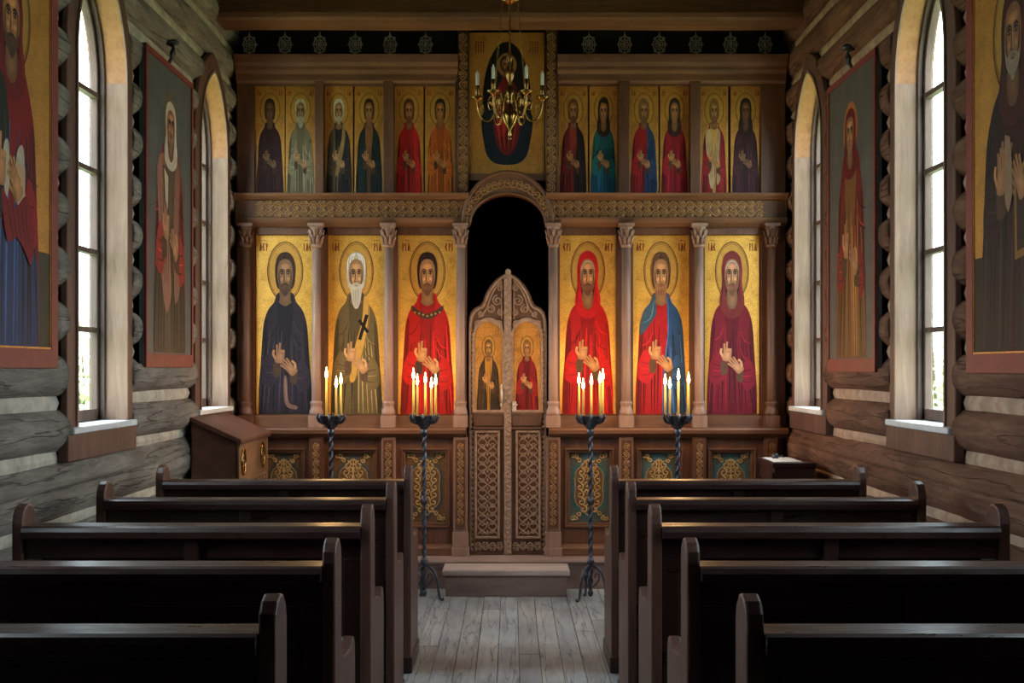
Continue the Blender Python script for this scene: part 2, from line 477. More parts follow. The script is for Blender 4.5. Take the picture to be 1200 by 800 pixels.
# ------------------------------------------------------------------ floor, ceiling, end walls, beam
rnd = random.Random(4)
m = MB(); tint = []
x = -2.06
while x < 1.97:
    y = Y0 - rnd.random()*2
    while y < 8.75:
        L_ = rnd.uniform(1.8, 3.2); y1 = min(y + L_, 8.8)
        dz = rnd.uniform(-.0015, .0015)
        n0 = len(m.f); m.box(x + .0016, x + .1034, y + .001, y1 - .001, -.05, dz)
        t = rnd.uniform(.78, 1.12); w2 = rnd.uniform(-.03, .03)
        tint += [(t + w2, t, t - w2)] * (len(m.f) - n0)
        y = y1
    x += .105
fl = m.build('floor', M['plank'], recalc=False)
at = fl.data.color_attributes.new('tint', 'FLOAT_COLOR', 'CORNER')
i = 0
for p in fl.data.polygons:
    for _ in p.loop_indices:
        at.data[i].color = (*tint[p.index], 1); i += 1
tag(fl, kind='structure')
m = MB(); m.box(-2.1, 2.1, Y0, 11.1, -.12, -.055); m.build('subfloor', M['shell'], fl)
m = MB()
for i in range(34): m.box(-2.1, 2.1, Y0 + i*.405, Y0 + i*.405 + .40, 4.1, 4.14)
m.box(-2.2, 2.2, Y0 - .2, 11.3, 4.14, 4.2)
tag(m.build('ceiling', M['ceil']), kind='structure')
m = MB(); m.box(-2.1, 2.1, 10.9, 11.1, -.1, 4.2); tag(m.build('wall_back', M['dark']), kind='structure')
m = MB(); m.box(-2.1, 2.1, Y0 - .15, Y0, -.1, 4.2); tag(m.build('wall_front', M['shell']), kind='structure')
m = MB()
prof = [(8.10, 3.93), (8.10, 3.70), (8.11, 3.672), (8.135, 3.655), (8.36, 3.655), (8.39, 3.68), (8.39, 3.93), (8.36, 3.96), (8.13, 3.96)]
nseg = 24
for i in range(nseg):
    pass
V = []; fs = []
for i in range(nseg + 1):
    xx = -1.95 + 3.9*i/nseg
    for (y, z) in prof:
        V.append((xx, y + .006*noise.noise(Vector((xx*1.5, y, z*2))), z + .006*noise.noise(Vector((xx*1.2, z, y*3)))))
n = len(prof)
for i in range(nseg):
    for k in range(n):
        l = (k + 1) % n
        fs.append((i*n+k, i*n+l, (i+1)*n+l, (i+1)*n+k))
fs += [tuple(range(n)), tuple(nseg*n + k for k in range(n))]
m.add(V, fs); tag(m.build('ceiling_beam', M['beam']), kind='structure')

# ------------------------------------------------------------------ icon painting
class Paint:
    def __init__(self, w, h, d=6e-5):
        self.w, self.h = w, h; self.bm = bmesh.new(); self.k = 0; self.d = d
        self.lay = self.bm.loops.layers.float_color.new('paint')
    def P(self, p): return ((p[0] - .5)*self.w, (1 - p[1])*self.h)
    def poly(self, pts, c, c2=None, ctr=None):
        self.k += 1; off = .0004 + self.k*self.d
        c = rgb(*c); q = [self.P(p) for p in pts]
        q = [p for i, p in enumerate(q) if math.hypot(p[0] - q[i-1][0], p[1] - q[i-1][1]) > 1e-5]
        vs = [self.bm.verts.new((a, -off, b)) for a, b in q]
        if c2 is not None:
            c2 = rgb(*c2)
            cc = self.P(ctr) if ctr else (sum(a for a, _ in q)/len(q), sum(b for _, b in q)/len(q))
            cv = self.bm.verts.new((cc[0], -off, cc[1]))
            for i in range(len(vs)):
                f = self.bm.faces.new((vs[i], vs[(i+1) % len(vs)], cv))
                for l in f.loops: l[self.lay] = (*(c2 if l.vert is cv else c), 1)
        else:
            f = self.bm.faces.new(vs)
            for l in f.loops: l[self.lay] = (*c, 1)
            f.normal_update()
            bmesh.ops.triangulate(self.bm, faces=[f], ngon_method='EAR_CLIP')
    def sm(self, pts, c, c2=None, n=5, ctr=None): self.poly(catmull(pts, n, True), c, c2, ctr)
    def ell(self, cx, cy, rx, ry, c, c2=None, n=28, rot=0):
        pts = []
        for i in range(n):
            a = 2*PI*i/n; x, y = rx*math.cos(a), ry*math.sin(a)
            if rot:
                X, Y = x*self.w, y*self.h
                X, Y = X*math.cos(rot) - Y*math.sin(rot), X*math.sin(rot) + Y*math.cos(rot)
                x, y = X/self.w, Y/self.h
            pts.append((cx + x, cy + y))
        self.poly(pts, c, c2)
    def stroke(self, pts, wd, c, taper=True, n=5, closed=False):
        """ribbon; wd as a fraction of the panel width"""
        self.k += 1; off = .0004 + self.k*self.d; c = rgb(*c)
        q = [Vector(self.P(p)) for p in (catmull(pts, n, closed) if len(pts) > 2 else pts)]
        m_ = len(q); L = []; R = []
        for i in range(m_):
            if closed: t = q[(i+1) % m_] - q[i-1]
            else: t = q[min(i+1, m_-1)] - q[max(i-1, 0)]
            if t.length < 1e-9: t = Vector((1, 0))
            t.normalize(); nn = Vector((-t.y, t.x))
            s = wd*self.w/2
            if taper and not closed: s *= (.35 + .65*math.sin(PI*min(1, max(0, i/(m_-1)))))
            L.append(self.bm.verts.new((q[i].x + nn.x*s, -off, q[i].y + nn.y*s)))
            R.append(self.bm.verts.new((q[i].x - nn.x*s, -off, q[i].y - nn.y*s)))
        for i in range(m_ if closed else m_-1):
            j = (i+1) % m_
            f = self.bm.faces.new((L[i], L[j], R[j], R[i]))
            for l in f.loops: l[self.lay] = (*c, 1)
    def build(self, name, parent, loc, rotz=0):
        for f in self.bm.faces:
            f.normal_update()
            if f.normal.y > 0: f.normal_flip()
        me = bpy.data.meshes.new(name); self.bm.to_mesh(me); self.bm.free()
        me.materials.append(M['paint'])
        o = bpy.data.objects.new(name, me); COL.objects.link(o); o.parent = parent; o.location = loc
        return o
def mul(c, k): return tuple(max(0, min(255, v*k)) for v in c)
def mix(a, b, t): return tuple(x*(1-t) + y*t for x, y in zip(a, b))

def hand(P, cx, cy, s, ang, skin, flip=1, bless=False):
    """painted hand: palm, four unequal fingers and a thumb; s = palm length as fraction of width"""
    asp = P.w/P.h
    def T(u, v):
        u *= flip
        X, Y = u*math.cos(ang) - v*math.sin(ang), u*math.sin(ang) + v*math.cos(ang)
        return (cx + X*s, cy + Y*s*asp)
    dk, lt = mul(skin, .55), mul(skin, 1.18)
    P.sm([T(-.36,.55), T(-.42,0), T(-.30,-.45), T(.30,-.48), T(.42,-.05), T(.34,.55)], mul(skin,.9), lt)
    for i, (u, l, b) in enumerate(((-.30,.62,-.10), (-.10,.82,-.03), (.12,.74,.05), (.31,.54,.14))):
        if bless and i >= 2:
            P.stroke([T(u,-.3), T(u - .02,-.66)], .21*s, mul(skin, .92), False); P.stroke([T(u - .03,-.62), T(u - .16,-.40)], .17*s, mul(skin, 1.08), False)
        else:
            P.stroke([T(u,-.3), T(u + b*.5,-.45 - l*.5), T(u + b,-.45 - l)], .19*s, skin, False)
            P.stroke([T(u + .09,-.4), T(u + b + .09,-.4 - l)], .05*s, dk)
    P.stroke([T(-.34,.25), T(-.62,-.15), T(-.60,-.55)], .22*s, lt, False)

def face(P, cx, top, chin, hw, skin, hair, beard=None, hood=None, long_beard=0.0, turn=0.0, white_band=False):
    H = chin - top
    fy = top + H*.52
    dk = mul(skin, .55); md = mul(skin, .82); lt = mul(skin, 1.28)
    # neck
    P.sm([(cx - hw*.50, chin - H*.18), (cx + hw*.50, chin - H*.18), (cx + hw*.56, chin + H*.1), (cx + hw*.66, chin + H*.17), (cx, chin + H*.26), (cx - hw*.66, chin + H*.17), (cx - hw*.56, chin + H*.1)], mul(skin, .68), md)
    if hood:
        P.sm([(cx, top - H*.03), (cx - hw*.8, top + H*.08), (cx - hw*1.12, top + H*.38), (cx - hw*1.1, top + H*.75), (cx - hw*1.35, chin + H*.12),
              (cx - hw*1.1, chin + H*.42), (cx, chin + H*.55), (cx + hw*1.1, chin + H*.42), (cx + hw*1.35, chin + H*.12), (cx + hw*1.1, top + H*.75), (cx + hw*1.12, top + H*.38), (cx + hw*.8, top + H*.08)], hood)
        P.stroke([(cx - hw*.95, top + H*.3), (cx - hw*1.0, top + H*.7), (cx - hw*1.2, chin + H*.2)], hw*.10, mul(hood, .55))
        P.stroke([(cx + hw*.95, top + H*.3), (cx + hw*1.0, top + H*.7), (cx + hw*1.2, chin + H*.2)], hw*.10, mul(hood, 1.4))
        P.sm([(cx, top + H*.22), (cx - hw*.72, top + H*.38), (cx - hw*.78, top + H*.75), (cx - hw*.5, chin + H*.18), (cx, chin + H*.36), (cx + hw*.5, chin + H*.18), (cx + hw*.78, top + H*.75), (cx + hw*.72, top + H*.38)], mul(hood, .45))
        P.sm([(cx - hw*.5, chin - H*.1), (cx + hw*.5, chin - H*.1), (cx + hw*.5, chin + H*.22), (cx, chin + H*.34), (cx - hw*.5, chin + H*.22)], mul(skin, .62), md)
    else:
        P.sm([(cx, top), (cx - hw*.6, top + H*.05), (cx - hw*.98, top + H*.25), (cx - hw*1.04, top + H*.5), (cx - hw*.92, top + H*.74), (cx - hw*.66, top + H*.86), (cx, top + H*.86),
              (cx + hw*.66, top + H*.86), (cx + hw*.92, top + H*.74), (cx + hw*1.04, top + H*.5), (cx + hw*.98, top + H*.25), (cx + hw*.6, top + H*.05)], hair)
        for s in (-1, 1):
            for q in (.35, .6, .85):
                P.stroke([(cx + s*hw*q*.2, top + H*.03), (cx + s*hw*q, top + H*.16), (cx + s*hw*(q + .06), top + H*.52)], hw*.07, mul(hair, 1.55))
    # face
    P.sm([(cx + turn*hw, top + H*.16), (cx - hw*.58, top + H*.23), (cx - hw*.80, top + H*.45), (cx - hw*.72, top + H*.74), (cx - hw*.38, top + H*.95), (cx, chin),
          (cx + hw*.38, top + H*.95), (cx + hw*.72, top + H*.74), (cx + hw*.80, top + H*.45), (cx + hw*.58, top + H*.23)], md, skin, 5, (cx + turn*hw*.4, top + H*.55))
    P.sm([(cx - hw*.4, top + H*.28), (cx + hw*.4, top + H*.28), (cx + hw*.42, top + H*.39), (cx, top + H*.42), (cx - hw*.42, top + H*.39)], skin, lt)
    for s in (-1, 1):   # cheeks
        P.ell(cx + s*hw*.33, top + H*.63, hw*.17, H*.055, skin, lt)
        P.stroke([(cx + s*hw*.62, top + H*.45), (cx + s*hw*.60, top + H*.65), (cx + s*hw*.42, top + H*.84)], hw*.14, dk)
    if beard:
        e = chin + H*long_beard
        P.sm([(cx - hw*.80, top + H*.54), (cx - hw*.70, top + H*.68), (cx - hw*.50, top + H*.755), (cx - hw*.30, top + H*.735), (cx, top + H*.71), (cx + hw*.30, top + H*.735), (cx + hw*.50, top + H*.755), (cx + hw*.70, top + H*.68), (cx + hw*.80, top + H*.54),
              (cx + hw*.66, top + H*.82), (cx + hw*.36, e - H*.06), (cx, e + H*.04), (cx - hw*.36, e - H*.06), (cx - hw*.66, top + H*.82)], mix(beard, skin, .18))
        for s in (-.3, -.1, .1, .3):
            P.stroke([(cx + hw*s, top + H*.86), (cx + hw*s*.9, (top + H*.9 + e)/2), (cx + hw*s*.5, e)], hw*.07, mul(beard, .7))
        P.stroke([(cx - hw*.34, top + H*.79), (cx - hw*.1, top + H*.745), (cx, top + H*.75), (cx + hw*.1, top + H*.745), (cx + hw*.34, top + H*.79)], hw*.09, mul(beard, .72))
    P.stroke([(cx - hw*.17, top + H*.79), (cx, top + H*.785), (cx + hw*.17, top + H*.79)], hw*.1, (120, 58, 48))
    ex = hw*.32
    for s in (-1, 1):
        P.ell(cx + s*ex, top + H*.475, hw*.22, H*.042, mul(skin, .45))
        P.ell(cx + s*ex, top + H*.48, hw*.15, H*.016, mix(skin, (210,190,160), .5))
        P.ell(cx + s*ex + turn*hw*.08, top + H*.48, hw*.075, H*.024, (18, 10, 8))
        P.stroke([(cx + s*ex*.35, top + H*.435), (cx + s*ex*1.0, top + H*.405), (cx + s*ex*1.75, top + H*.44)], hw*.12, (40, 24, 18))
        P.stroke([(cx + s*ex*.45, top + H*.465), (cx + s*ex, top + H*.452), (cx + s*ex*1.6, top + H*.475)], hw*.06, (30, 18, 14))
    P.stroke([(cx - hw*.10, top + H*.44), (cx - hw*.08, top + H*.6), (cx - hw*.15, top + H*.68), (cx + hw*.08, top + H*.695)], hw*.10, dk)
    P.stroke([(cx + hw*.03, top + H*.44), (cx + hw*.04, top + H*.67)], hw*.12, lt)
    if white_band and hood:
        P.stroke([(cx - hw*.74, top + H*.42), (cx - hw*.45, top + H*.27), (cx, top + H*.21), (cx + hw*.45, top + H*.27), (cx + hw*.74, top + H*.42)], hw*.12, (190, 178, 160))

def saint(P, robe, inner, skin=(196,140,92), hair=(44,28,20), beard=None, hood=None, mantle=None, mantle_l=None, top=.095, chin=.335, hw=.165,
          sh=.44, halo=(196,146,66), halo_r=(.30,.165), seed=1, hands=True, stole=None, cross=False, scroll=False, collar=None, long_beard=0.0, lower=None,
          turn=0.0, band=False, text=True, wide=.45, drape=None, book=False, hand_y=.66, hs=.15, halo_line=(92,52,22), cx=.5, ring=True, bless=True):
    r = random.Random(seed)
    H = chin - top
    hy = top + H*.45
    asp = P.w/P.h
    if halo:
        P.ell(cx, hy, halo_r[0], halo_r[1], halo, mul(halo, 1.14), 40)
        if ring:
            for q, wd in ((1.0, .016), (.93, .007)):
                P.stroke([(cx + halo_r[0]*q*math.cos(2*PI*i/30), hy + halo_r[1]*q*math.sin(2*PI*i/30)) for i in range(30)], wd, halo_line, False, 2, True)
    if text:
        for bx in (.13, .87):
            for i in range(3):
                x0 = bx - .05 + i*.05
                q = (seed*7 + i*5 + int(bx*10)) % 4
                P.stroke([(x0, .045), (x0 + .004, .088)], .016, (132, 54, 30), False)
                if q == 0: P.stroke([(x0 - .014, .088), (x0 + .006, .046), (x0 + .024, .088)], .012, (132, 54, 30), False, 2)
                elif q == 1: P.stroke([(x0 + .02, .047), (x0 - .016, .066), (x0 + .02, .086)], .012, (132, 54, 30), False)
                elif q == 2: P.stroke([(x0, .047), (x0 + .028, .055), (x0, .068)], .012, (132, 54, 30), False)
            P.stroke([(bx - .065, .034), (bx, .028), (bx + .065, .034)], .010, (132, 54, 30))
    a, b = cx - wide, cx + wide
    nk = chin - H*.05
    # robe
    P.sm([(cx - .12, nk), (cx - .19, sh - .065), (cx - wide*.66, sh - .018), (cx - wide*.83, sh + .07), (cx - wide*.92, sh + .26), (a, sh + .42), (a, 1.0), (a, 1.0),
          (b, 1.0), (b, 1.0), (b, sh + .42), (cx + wide*.92, sh + .26), (cx + wide*.83, sh + .07), (cx + wide*.66, sh - .018), (cx + .19, sh - .065), (cx + .12, nk)], robe)
    P.sm([(a + .004, .997), (a + .004, .997), (cx - wide*.9, sh + .27), (cx - wide*.81, sh + .08), (cx - wide*.68, sh + .04), (cx - wide*.74, sh + .3), (a + .10, .997), (a + .1, .997)], mul(robe, .68))
    P.sm([(b - .004, .997), (b - .004, .997), (cx + wide*.9, sh + .27), (cx + wide*.81, sh + .08), (cx + wide*.70, sh + .06), (cx + wide*.78, sh + .3), (b - .08, .997), (b - .08, .997)], mul(robe, .75))
    if lower:
        P.sm([(a + .01, .999), (a + .01, .999), (a + .02, sh + .36), (cx - .1, sh + .33), (cx + .15, sh + .36), (b - .02, sh + .40), (b - .01, .999), (b - .01, .999)], lower)
    # inner garment
    if inner:
        P.sm([(cx - .11, nk + .01), (cx - .13, sh + .0), (cx - .10, sh + .16), (cx - .06, sh + .34), (cx - .05, .998), (cx - .05, .998), (cx + .05, .998), (cx + .05, .998),
              (cx + .06, sh + .34), (cx + .08, sh + .16), (cx + .13, sh), (cx + .11, nk + .01)], inner)
    # folds
    def folds(x0, x1, y0, c, n):
        for i in range(n):
            t = (i + r.uniform(.2, .8))/n
            x = x0 + (x1 - x0)*t; y = y0 + r.uniform(0, .14)
            dx = (x - cx)*.14 + r.uniform(-.03, .03)
            k = r.choice((.4, .5, 1.35, 1.7, .55))
            P.stroke([(x - dx, y), (x + r.uniform(-.012, .012), (y + 1)/2), (x + dx, .996)], r.uniform(.012, .028), mul(c, k))
    folds(a + .03, b - .03, sh + .04, lower or robe, 12)
    for i in range(5):
        s = r.choice((-1, 1)); y = sh + .03 + r.random()*.2
        P.stroke([(cx + s*.14, y), (cx + s*.22, y + .06), (cx + s*.34, y + .08)], .014, mul(robe, r.choice((.55, 1.5))))
    if mantle:
        P.sm([(cx + .11, nk), (cx + .20, sh - .06), (cx + wide*.68, sh - .016), (cx + wide*.85, sh + .07), (cx + wide*.94, sh + .26), (b, sh + .42), (b, .999), (b, .999),
              (cx + .02, .999), (cx + .02, .999), (cx + .05, sh + .3), (cx + .12, sh + .12), (cx + .11, sh)], mantle)
        folds(cx + .12, b - .03, sh + .05, mantle, 8)
        P.stroke([(cx + .12, nk + .02), (cx + .13, sh + .1), (cx + .06, sh + .3), (cx + .03, .99)], .02, mul(mantle, 1.6))
    if mantle_l:
        P.sm([(cx - .11, nk), (cx - .20, sh - .06), (cx - wide*.68, sh - .016), (cx - wide*.83, sh + .06), (cx - wide*.8, sh + .12), (cx - wide*.3, sh + .03), (cx - .08, sh - .01)], mantle_l)
        P.stroke([(cx - wide*.7, sh + .05), (cx - wide*.4, sh + .02), (cx - .12, nk + .04)], .016, mul(mantle_l, 1.7))
    if drape:
        P.sm([(cx - .14, sh - .05), (cx - .3, sh + .0), (cx - .26, sh + .2), (cx - .2, sh + .38), (cx - .1, sh + .5), (cx + .02, sh + .42), (cx - .04, sh + .25), (cx - .10, sh + .1)], drape)
        P.sm([(cx + .14, sh - .05), (cx + .22, sh + .0), (cx + .18, sh + .2), (cx + .24, sh + .38), (cx + .1, sh + .46), (cx + .08, sh + .25), (cx + .08, sh + .1)], mul(drape, .9))
        for i in range(4): P.stroke([(cx - .24 + i*.05, sh + .05), (cx - .2 + i*.05, sh + .2), (cx - .14 + i*.03, sh + .4)], .014, mul(drape, .55))
    if collar:
        P.sm([(cx - .26, sh - .045), (cx - .12, sh - .015), (cx, sh + .0), (cx + .12, sh - .015), (cx + .26, sh - .045), (cx + .26, sh - .02), (cx + .12, sh + .018), (cx, sh + .03), (cx - .12, sh + .018), (cx - .26, sh - .02)], collar)
        for i in range(7): P.ell(cx - .21 + i*.07, sh - .008 + .02*(1 - abs(i - 3)/3), .018, .006, (170, 130, 70))
    if stole:
        P.sm([(cx + .14, nk + .02), (cx + .22, sh - .05), (cx + .22, sh + .06), (cx + .12, sh + .22), (cx - .02, sh + .37), (cx - .12, sh + .36), (cx - .02, sh + .18), (cx + .10, sh + .04)], stole)
        P.stroke([(cx + .21, sh - .04), (cx + .21, sh + .06), (cx + .11, sh + .22), (cx - .02, sh + .36)], .014, mul(stole, .55))
        if cross:
            P.stroke([(cx + .19, sh + .005), (cx + .06, sh + .145)], .06, (22, 18, 14), False)
            P.stroke([(cx + .05, sh + .035), (cx + .21, sh + .105)], .055, (22, 18, 14), False)
    # arms, cuffs, hands
    if hands:
        ac = mul(robe, 1.12); arc = mul(mantle, 1.12) if mantle else ac
        P.sm([(cx - wide*.86, hand_y + .04), (cx - wide*.6, hand_y - .02), (cx - .15, hand_y + .04), (cx - .10, hand_y + .10), (cx - .16, hand_y + .14), (cx - wide*.55, hand_y + .17), (cx - wide*.9, hand_y + .14)], ac)
        P.sm([(cx + wide*.88, hand_y + .07), (cx + wide*.6, hand_y + .01), (cx + .18, hand_y + .08), (cx + .13, hand_y + .13), (cx + .2, hand_y + .17), (cx + wide*.55, hand_y + .20), (cx + wide*.9, hand_y + .17)], arc)
        for s, yy, c in ((-1, hand_y + .02, ac), (1, hand_y + .05, arc)):
            for i in range(3):
                P.stroke([(cx + s*wide*.8, yy + .03 + i*.035), (cx + s*wide*.5, yy + .04 + i*.03), (cx + s*.17, yy + .05 + i*.018)], .013, mul(c, (.55, 1.5, .6)[i]))
        for s, yy in ((-1, hand_y + .045), (1, hand_y + .085)):
            P.sm([(cx + s*.20, yy - .005), (cx + s*.10, yy + .0), (cx + s*.09, yy + .055), (cx + s*.19, yy + .065)], collar or mul(skin, .5))
    if scroll:
        P.sm([(cx - .02, .80), (cx + .03, .80), (cx + .06, .93), (cx + .20, .955), (cx + .18, .975), (cx + .0, .945)], (120, 90, 78))
        P.stroke([(cx, .81), (cx + .03, .93)], .02, (170, 130, 110))
    if book:
        P.poly([(cx + .08, hand_y + .0), (cx + .32, hand_y - .02), (cx + .33, hand_y + .13), (cx + .09, hand_y + .15)], (120, 84, 40))
        P.poly([(cx + .10, hand_y + .015), (cx + .30, hand_y), (cx + .31, hand_y + .115), (cx + .11, hand_y + .135)], (60, 40, 30))
    if hands:
        hand(P, cx - .09, hand_y - .0, hs*1.25, .12, skin, 1, bless)
        hand(P, cx + .10, hand_y + .07, hs*1.2, -.75, skin, -1)
    face(P, cx, top, chin, hw, skin, hair, beard, hood, long_beard, turn, band)

def icon_board(name, w, h, th, ground, loc, rotz, label, group, cat='icon', frame=None, fw=.0, frame_mat=None, gilt_line=True, fb=None):
    fb = fb or fw
    """thing = the board itself; local x right, z up, -y towards the viewer"""
    m = MB(); m.box(-w/2, w/2, 0, th, 0, h)
    o = m.build(name, ground, bevel=.002)
    o.location = loc; o.rotation_euler = (0, 0, rotz)
    tag(o, label, cat, group)
    if fw:
        m = MB()
        R = lambda e: [(-w/2 + e, e*fb/fw), (w/2 - e, e*fb/fw), (w/2 - e, h - e), (-w/2 + e, h - e)]
        m.ring(R(-.001), R(fw), lambda p: (p[0], -.008, p[1]), lambda p: (p[0], .004, p[1]))
        m.build('border', frame_mat, o, bevel=.002)
        if gilt_line:
            m = MB(); m.ring(R(fw), R(fw + .006), lambda p: (p[0], -.005, p[1]), lambda p: (p[0], .001, p[1])); m.build('gilt_line', M['gold_dim'], o)
    return o

D = 8.6
def X(x): return PX(x, D)
def Z(y): return PZ(y, D)

SK = (206, 146, 94)
lower = [
 (299, 368, dict(robe=(44,36,46), inner=(30,24,32), hair=(50,32,24), beard=(74,52,38), skin=(150,108,78), seed=1, scroll=True, hand_y=.68),
  'gold icon of a bearded saint in near-black robe, lower row nearest left wall'),
 (384, 450, dict(robe=(104,88,54), inner=(86,70,42), hair=(196,186,168), beard=(206,198,182), long_beard=.28, stole=(200,152,70), cross=True, skin=(188,140,96), seed=2, hand_y=.67),
  'gold icon of a white-bearded saint with black cross on his stole, lower row'),
 (466, 535, dict(robe=(182,22,22), inner=(150,18,20), hair=(40,24,18), beard=(110,70,44), collar=(70,52,40), seed=3, hand_y=.67),
  'gold icon of a bare-headed dark-haired saint in bright red robe, left beside the royal doors'),
 (656, 722, dict(robe=(186,20,26), inner=(150,14,22), hood=(196,20,28), beard=(110,66,46), seed=4, band=True, hand_y=.66),
  'gold icon of a red-hooded saint in bright red robe, right beside the royal doors'),
 (742, 808, dict(robe=(178,26,34), inner=None, mantle=(44,78,122), mantle_l=(60,84,100), hair=(86,58,40), beard=(150,100,64), seed=5, hand_y=.66),
  'gold icon of a long-haired saint in red robe and blue mantle, lower row'),
 (826, 891, dict(robe=(122,26,44), inner=(100,22,38), hood=(118,44,44), beard=(120,80,60), skin=(190,138,104), seed=6, band=True, hand_y=.67),
  'gold icon of a hooded saint in maroon robe, lower row, nearest the right wall'),
]
for x0, x1, kw, lab in lower:
    wd = X(x1) - X(x0); hz = Z(275) - Z(485)
    o = icon_board('saint_icon', wd, hz, .02, M['gold'], ((X(x0) + X(x1))/2, 8.625, Z(485)), 0, lab, 'large icons in the lower row of the screen')
    P = Paint(wd, hz); saint(P, **kw); P.build('painted_saint', o, (0, 0, 0))
upper = [
 (298, 333, dict(robe=(54,22,24), inner=(44,18,20), hair=(44,28,22), skin=(120,84,60), seed=11), 'small gold icon of a saint in very dark red, upper row, leftmost'),
 (334, 369, dict(robe=(120,108,84), inner=(104,92,70), hair=(170,160,140), beard=(180,172,152), long_beard=.15, skin=(160,120,84), seed=12), 'small gold icon of a white-bearded saint in grey-green robe, upper row left'),
 (380, 413, dict(robe=(84,70,56), inner=(34,28,28), mantle=(40,34,36), hair=(190,180,160), beard=(190,180,160), skin=(170,126,86), stole=(150,116,70), seed=13, turn=.2), 'small gold icon of a white-haired saint in brown and black, upper row left'),
 (415, 449, dict(robe=(30,40,40), inner=(130,84,46), hair=(46,30,22), skin=(170,116,74), seed=14, turn=.15), 'small gold icon of a young dark-haired saint in dark green robe, upper row left'),
 (462, 496, dict(robe=(176,28,24), inner=(150,24,20), hair=(70,40,28), beard=(110,64,40), skin=(180,116,70), seed=15), 'small icon of a saint in plain red robe beside the orange one, upper left'),
 (498, 533, dict(robe=(186,92,28), inner=(160,76,24), hair=(40,26,18), skin=(184,120,66), seed=16, turn=.25), 'small icon of a saint in orange robe, just left of the centre icon'),
 (655, 689, dict(robe=(104,26,26), inner=(140,50,36), mantle=(38,26,28), hair=(96,60,40), beard=(96,60,40), skin=(172,116,74), seed=17), 'small icon of a saint in dark red and black, just right of centre icon'),
 (691, 724, dict(robe=(26,92,92), inner=(24,80,90), lower=(28,80,104), hair=(44,28,22), skin=(176,122,78), seed=18, turn=-.25, hood=(44,30,26)), 'small gold icon of a saint in teal robe, upper row right'),
 (738, 772, dict(robe=(150,28,34), inner=None, mantle=(38,58,92), hair=(112,84,56), beard=(120,90,60), lower=(130,26,34), skin=(178,122,78), seed=19), 'small gold icon of a saint in red robe with blue mantle, upper row right'),
 (774, 808, dict(robe=(146,28,36), inner=(130,24,34), hair=(44,28,22), skin=(178,122,78), seed=20, hood=(58,36,30)), 'small gold icon of a hooded dark-haired saint in crimson robe, upper row right'),
 (821, 854, dict(robe=(128,30,32), inner=(196,150,80), drape=(196,160,120), hair=(120,84,50), beard=(120,84,50), skin=(178,122,78), seed=21), 'small gold icon of a saint in red robe with pale draped stole, upper row right'),
 (857, 892, dict(robe=(66,32,40), inner=(56,26,34), hood=(48,30,30), skin=(130,90,66), seed=22), 'small icon of a saint in dark purple robe, upper row, rightmost'),
]
for x0, x1, kw, lab in upper:
    wd = X(x1) - X(x0); hz = Z(100) - Z(227)
    o = icon_board('saint_icon', wd, hz, .02, M['gold_dim'], ((X(x0) + X(x1))/2, 8.625, Z(227)), 0, lab, 'small icons in the upper row of the screen')
    kw.setdefault('halo', (190,140,62)); kw.setdefault('hs', .16)
    P = Paint(wd, hz); saint(P, top=.115, chin=.345, hw=.175, sh=.45, halo_r=(.34,.155), **kw); P.build('painted_saint', o, (0, 0, 0))
# centre icon
wd = X(638) - X(550); hz = Z(38) - Z(204)
o = icon_board('enthroned_icon', wd, hz, .02, M['gold_dim'], ((X(638) + X(550))/2, 8.60, Z(204)), 0,
               'tall gold icon of a red-robed figure in a black oval, behind the chandelier', None)
P = Paint(wd, hz)
P.ell(.5, .50, .325, .435, (16,16,18), (26,24,28), 44)
P.sm([(.21,.55), (.8,.55), (.80,.80), (.70,.91), (.5,.935), (.3,.91), (.20,.80)], (20,28,40))
P.sm([(.5,.30), (.40,.36), (.33,.47), (.32,.62), (.36,.78), (.45,.86), (.55,.86), (.64,.78), (.68,.62), (.67,.47), (.6,.36)], (104,24,26))
P.sm([(.40,.38), (.34,.5), (.33,.62), (.42,.74), (.50,.66), (.46,.5)], (160,30,28))
P.sm([(.6,.38), (.66,.5), (.66,.62), (.56,.72), (.54,.6), (.55,.46)], (70,24,30))
for i in range(7): P.stroke([(.38 + i*.04, .42), (.37 + i*.043, .6), (.42 + i*.025, .82)], .016, (60,14,18) if i % 2 else (176,60,44))
hand(P, .42, .52, .09, .2, (170,110,70), 1, True); hand(P, .58, .58, .09, -.6, (170,110,70), -1)
P.ell(.5, .23, .13, .085, (150,104,46), (170,120,56))
face(P, .5, .165, .29, .085, (160,106,68), (36,22,18), (60,36,26))
for bx in (.14, .86):
    for i in range(4): P.stroke([(bx - .05 + i*.033, .075), (bx - .05 + i*.033, .145)], .012, (128,50,26), False)
    P.stroke([(bx - .06, .07), (bx + .06, .07)], .010, (128,50,26), False)
P.build('painted_figure', o, (0, 0, 0))

# side-wall icons: left wall faces +x, right wall faces -x
def wall_icon(side, k, ground, border, lab, hook, **kw):
    (a, b, c, d) = PANELS[side][k]
    w_, h_ = b - a, d - c
    xw = 1.845
    o = icon_board('wall_icon', w_, h_, .03, ground, (side*xw, (a + b)/2, c), 0, lab, 'large icons on the log walls', 'icon', None, .07 if k == 0 else .03, border, gilt_line=(k == 0), fb=.075 if k == 0 else .07)
    o.rotation_euler = (0, 0, PI/2 if side < 0 else -PI/2)
    P = Paint(w_*(.83 if k == 0 else .92), h_ - (.155 if k == 0 else .11), 5e-5)
    kw['P'] = P
    return o, P, h_
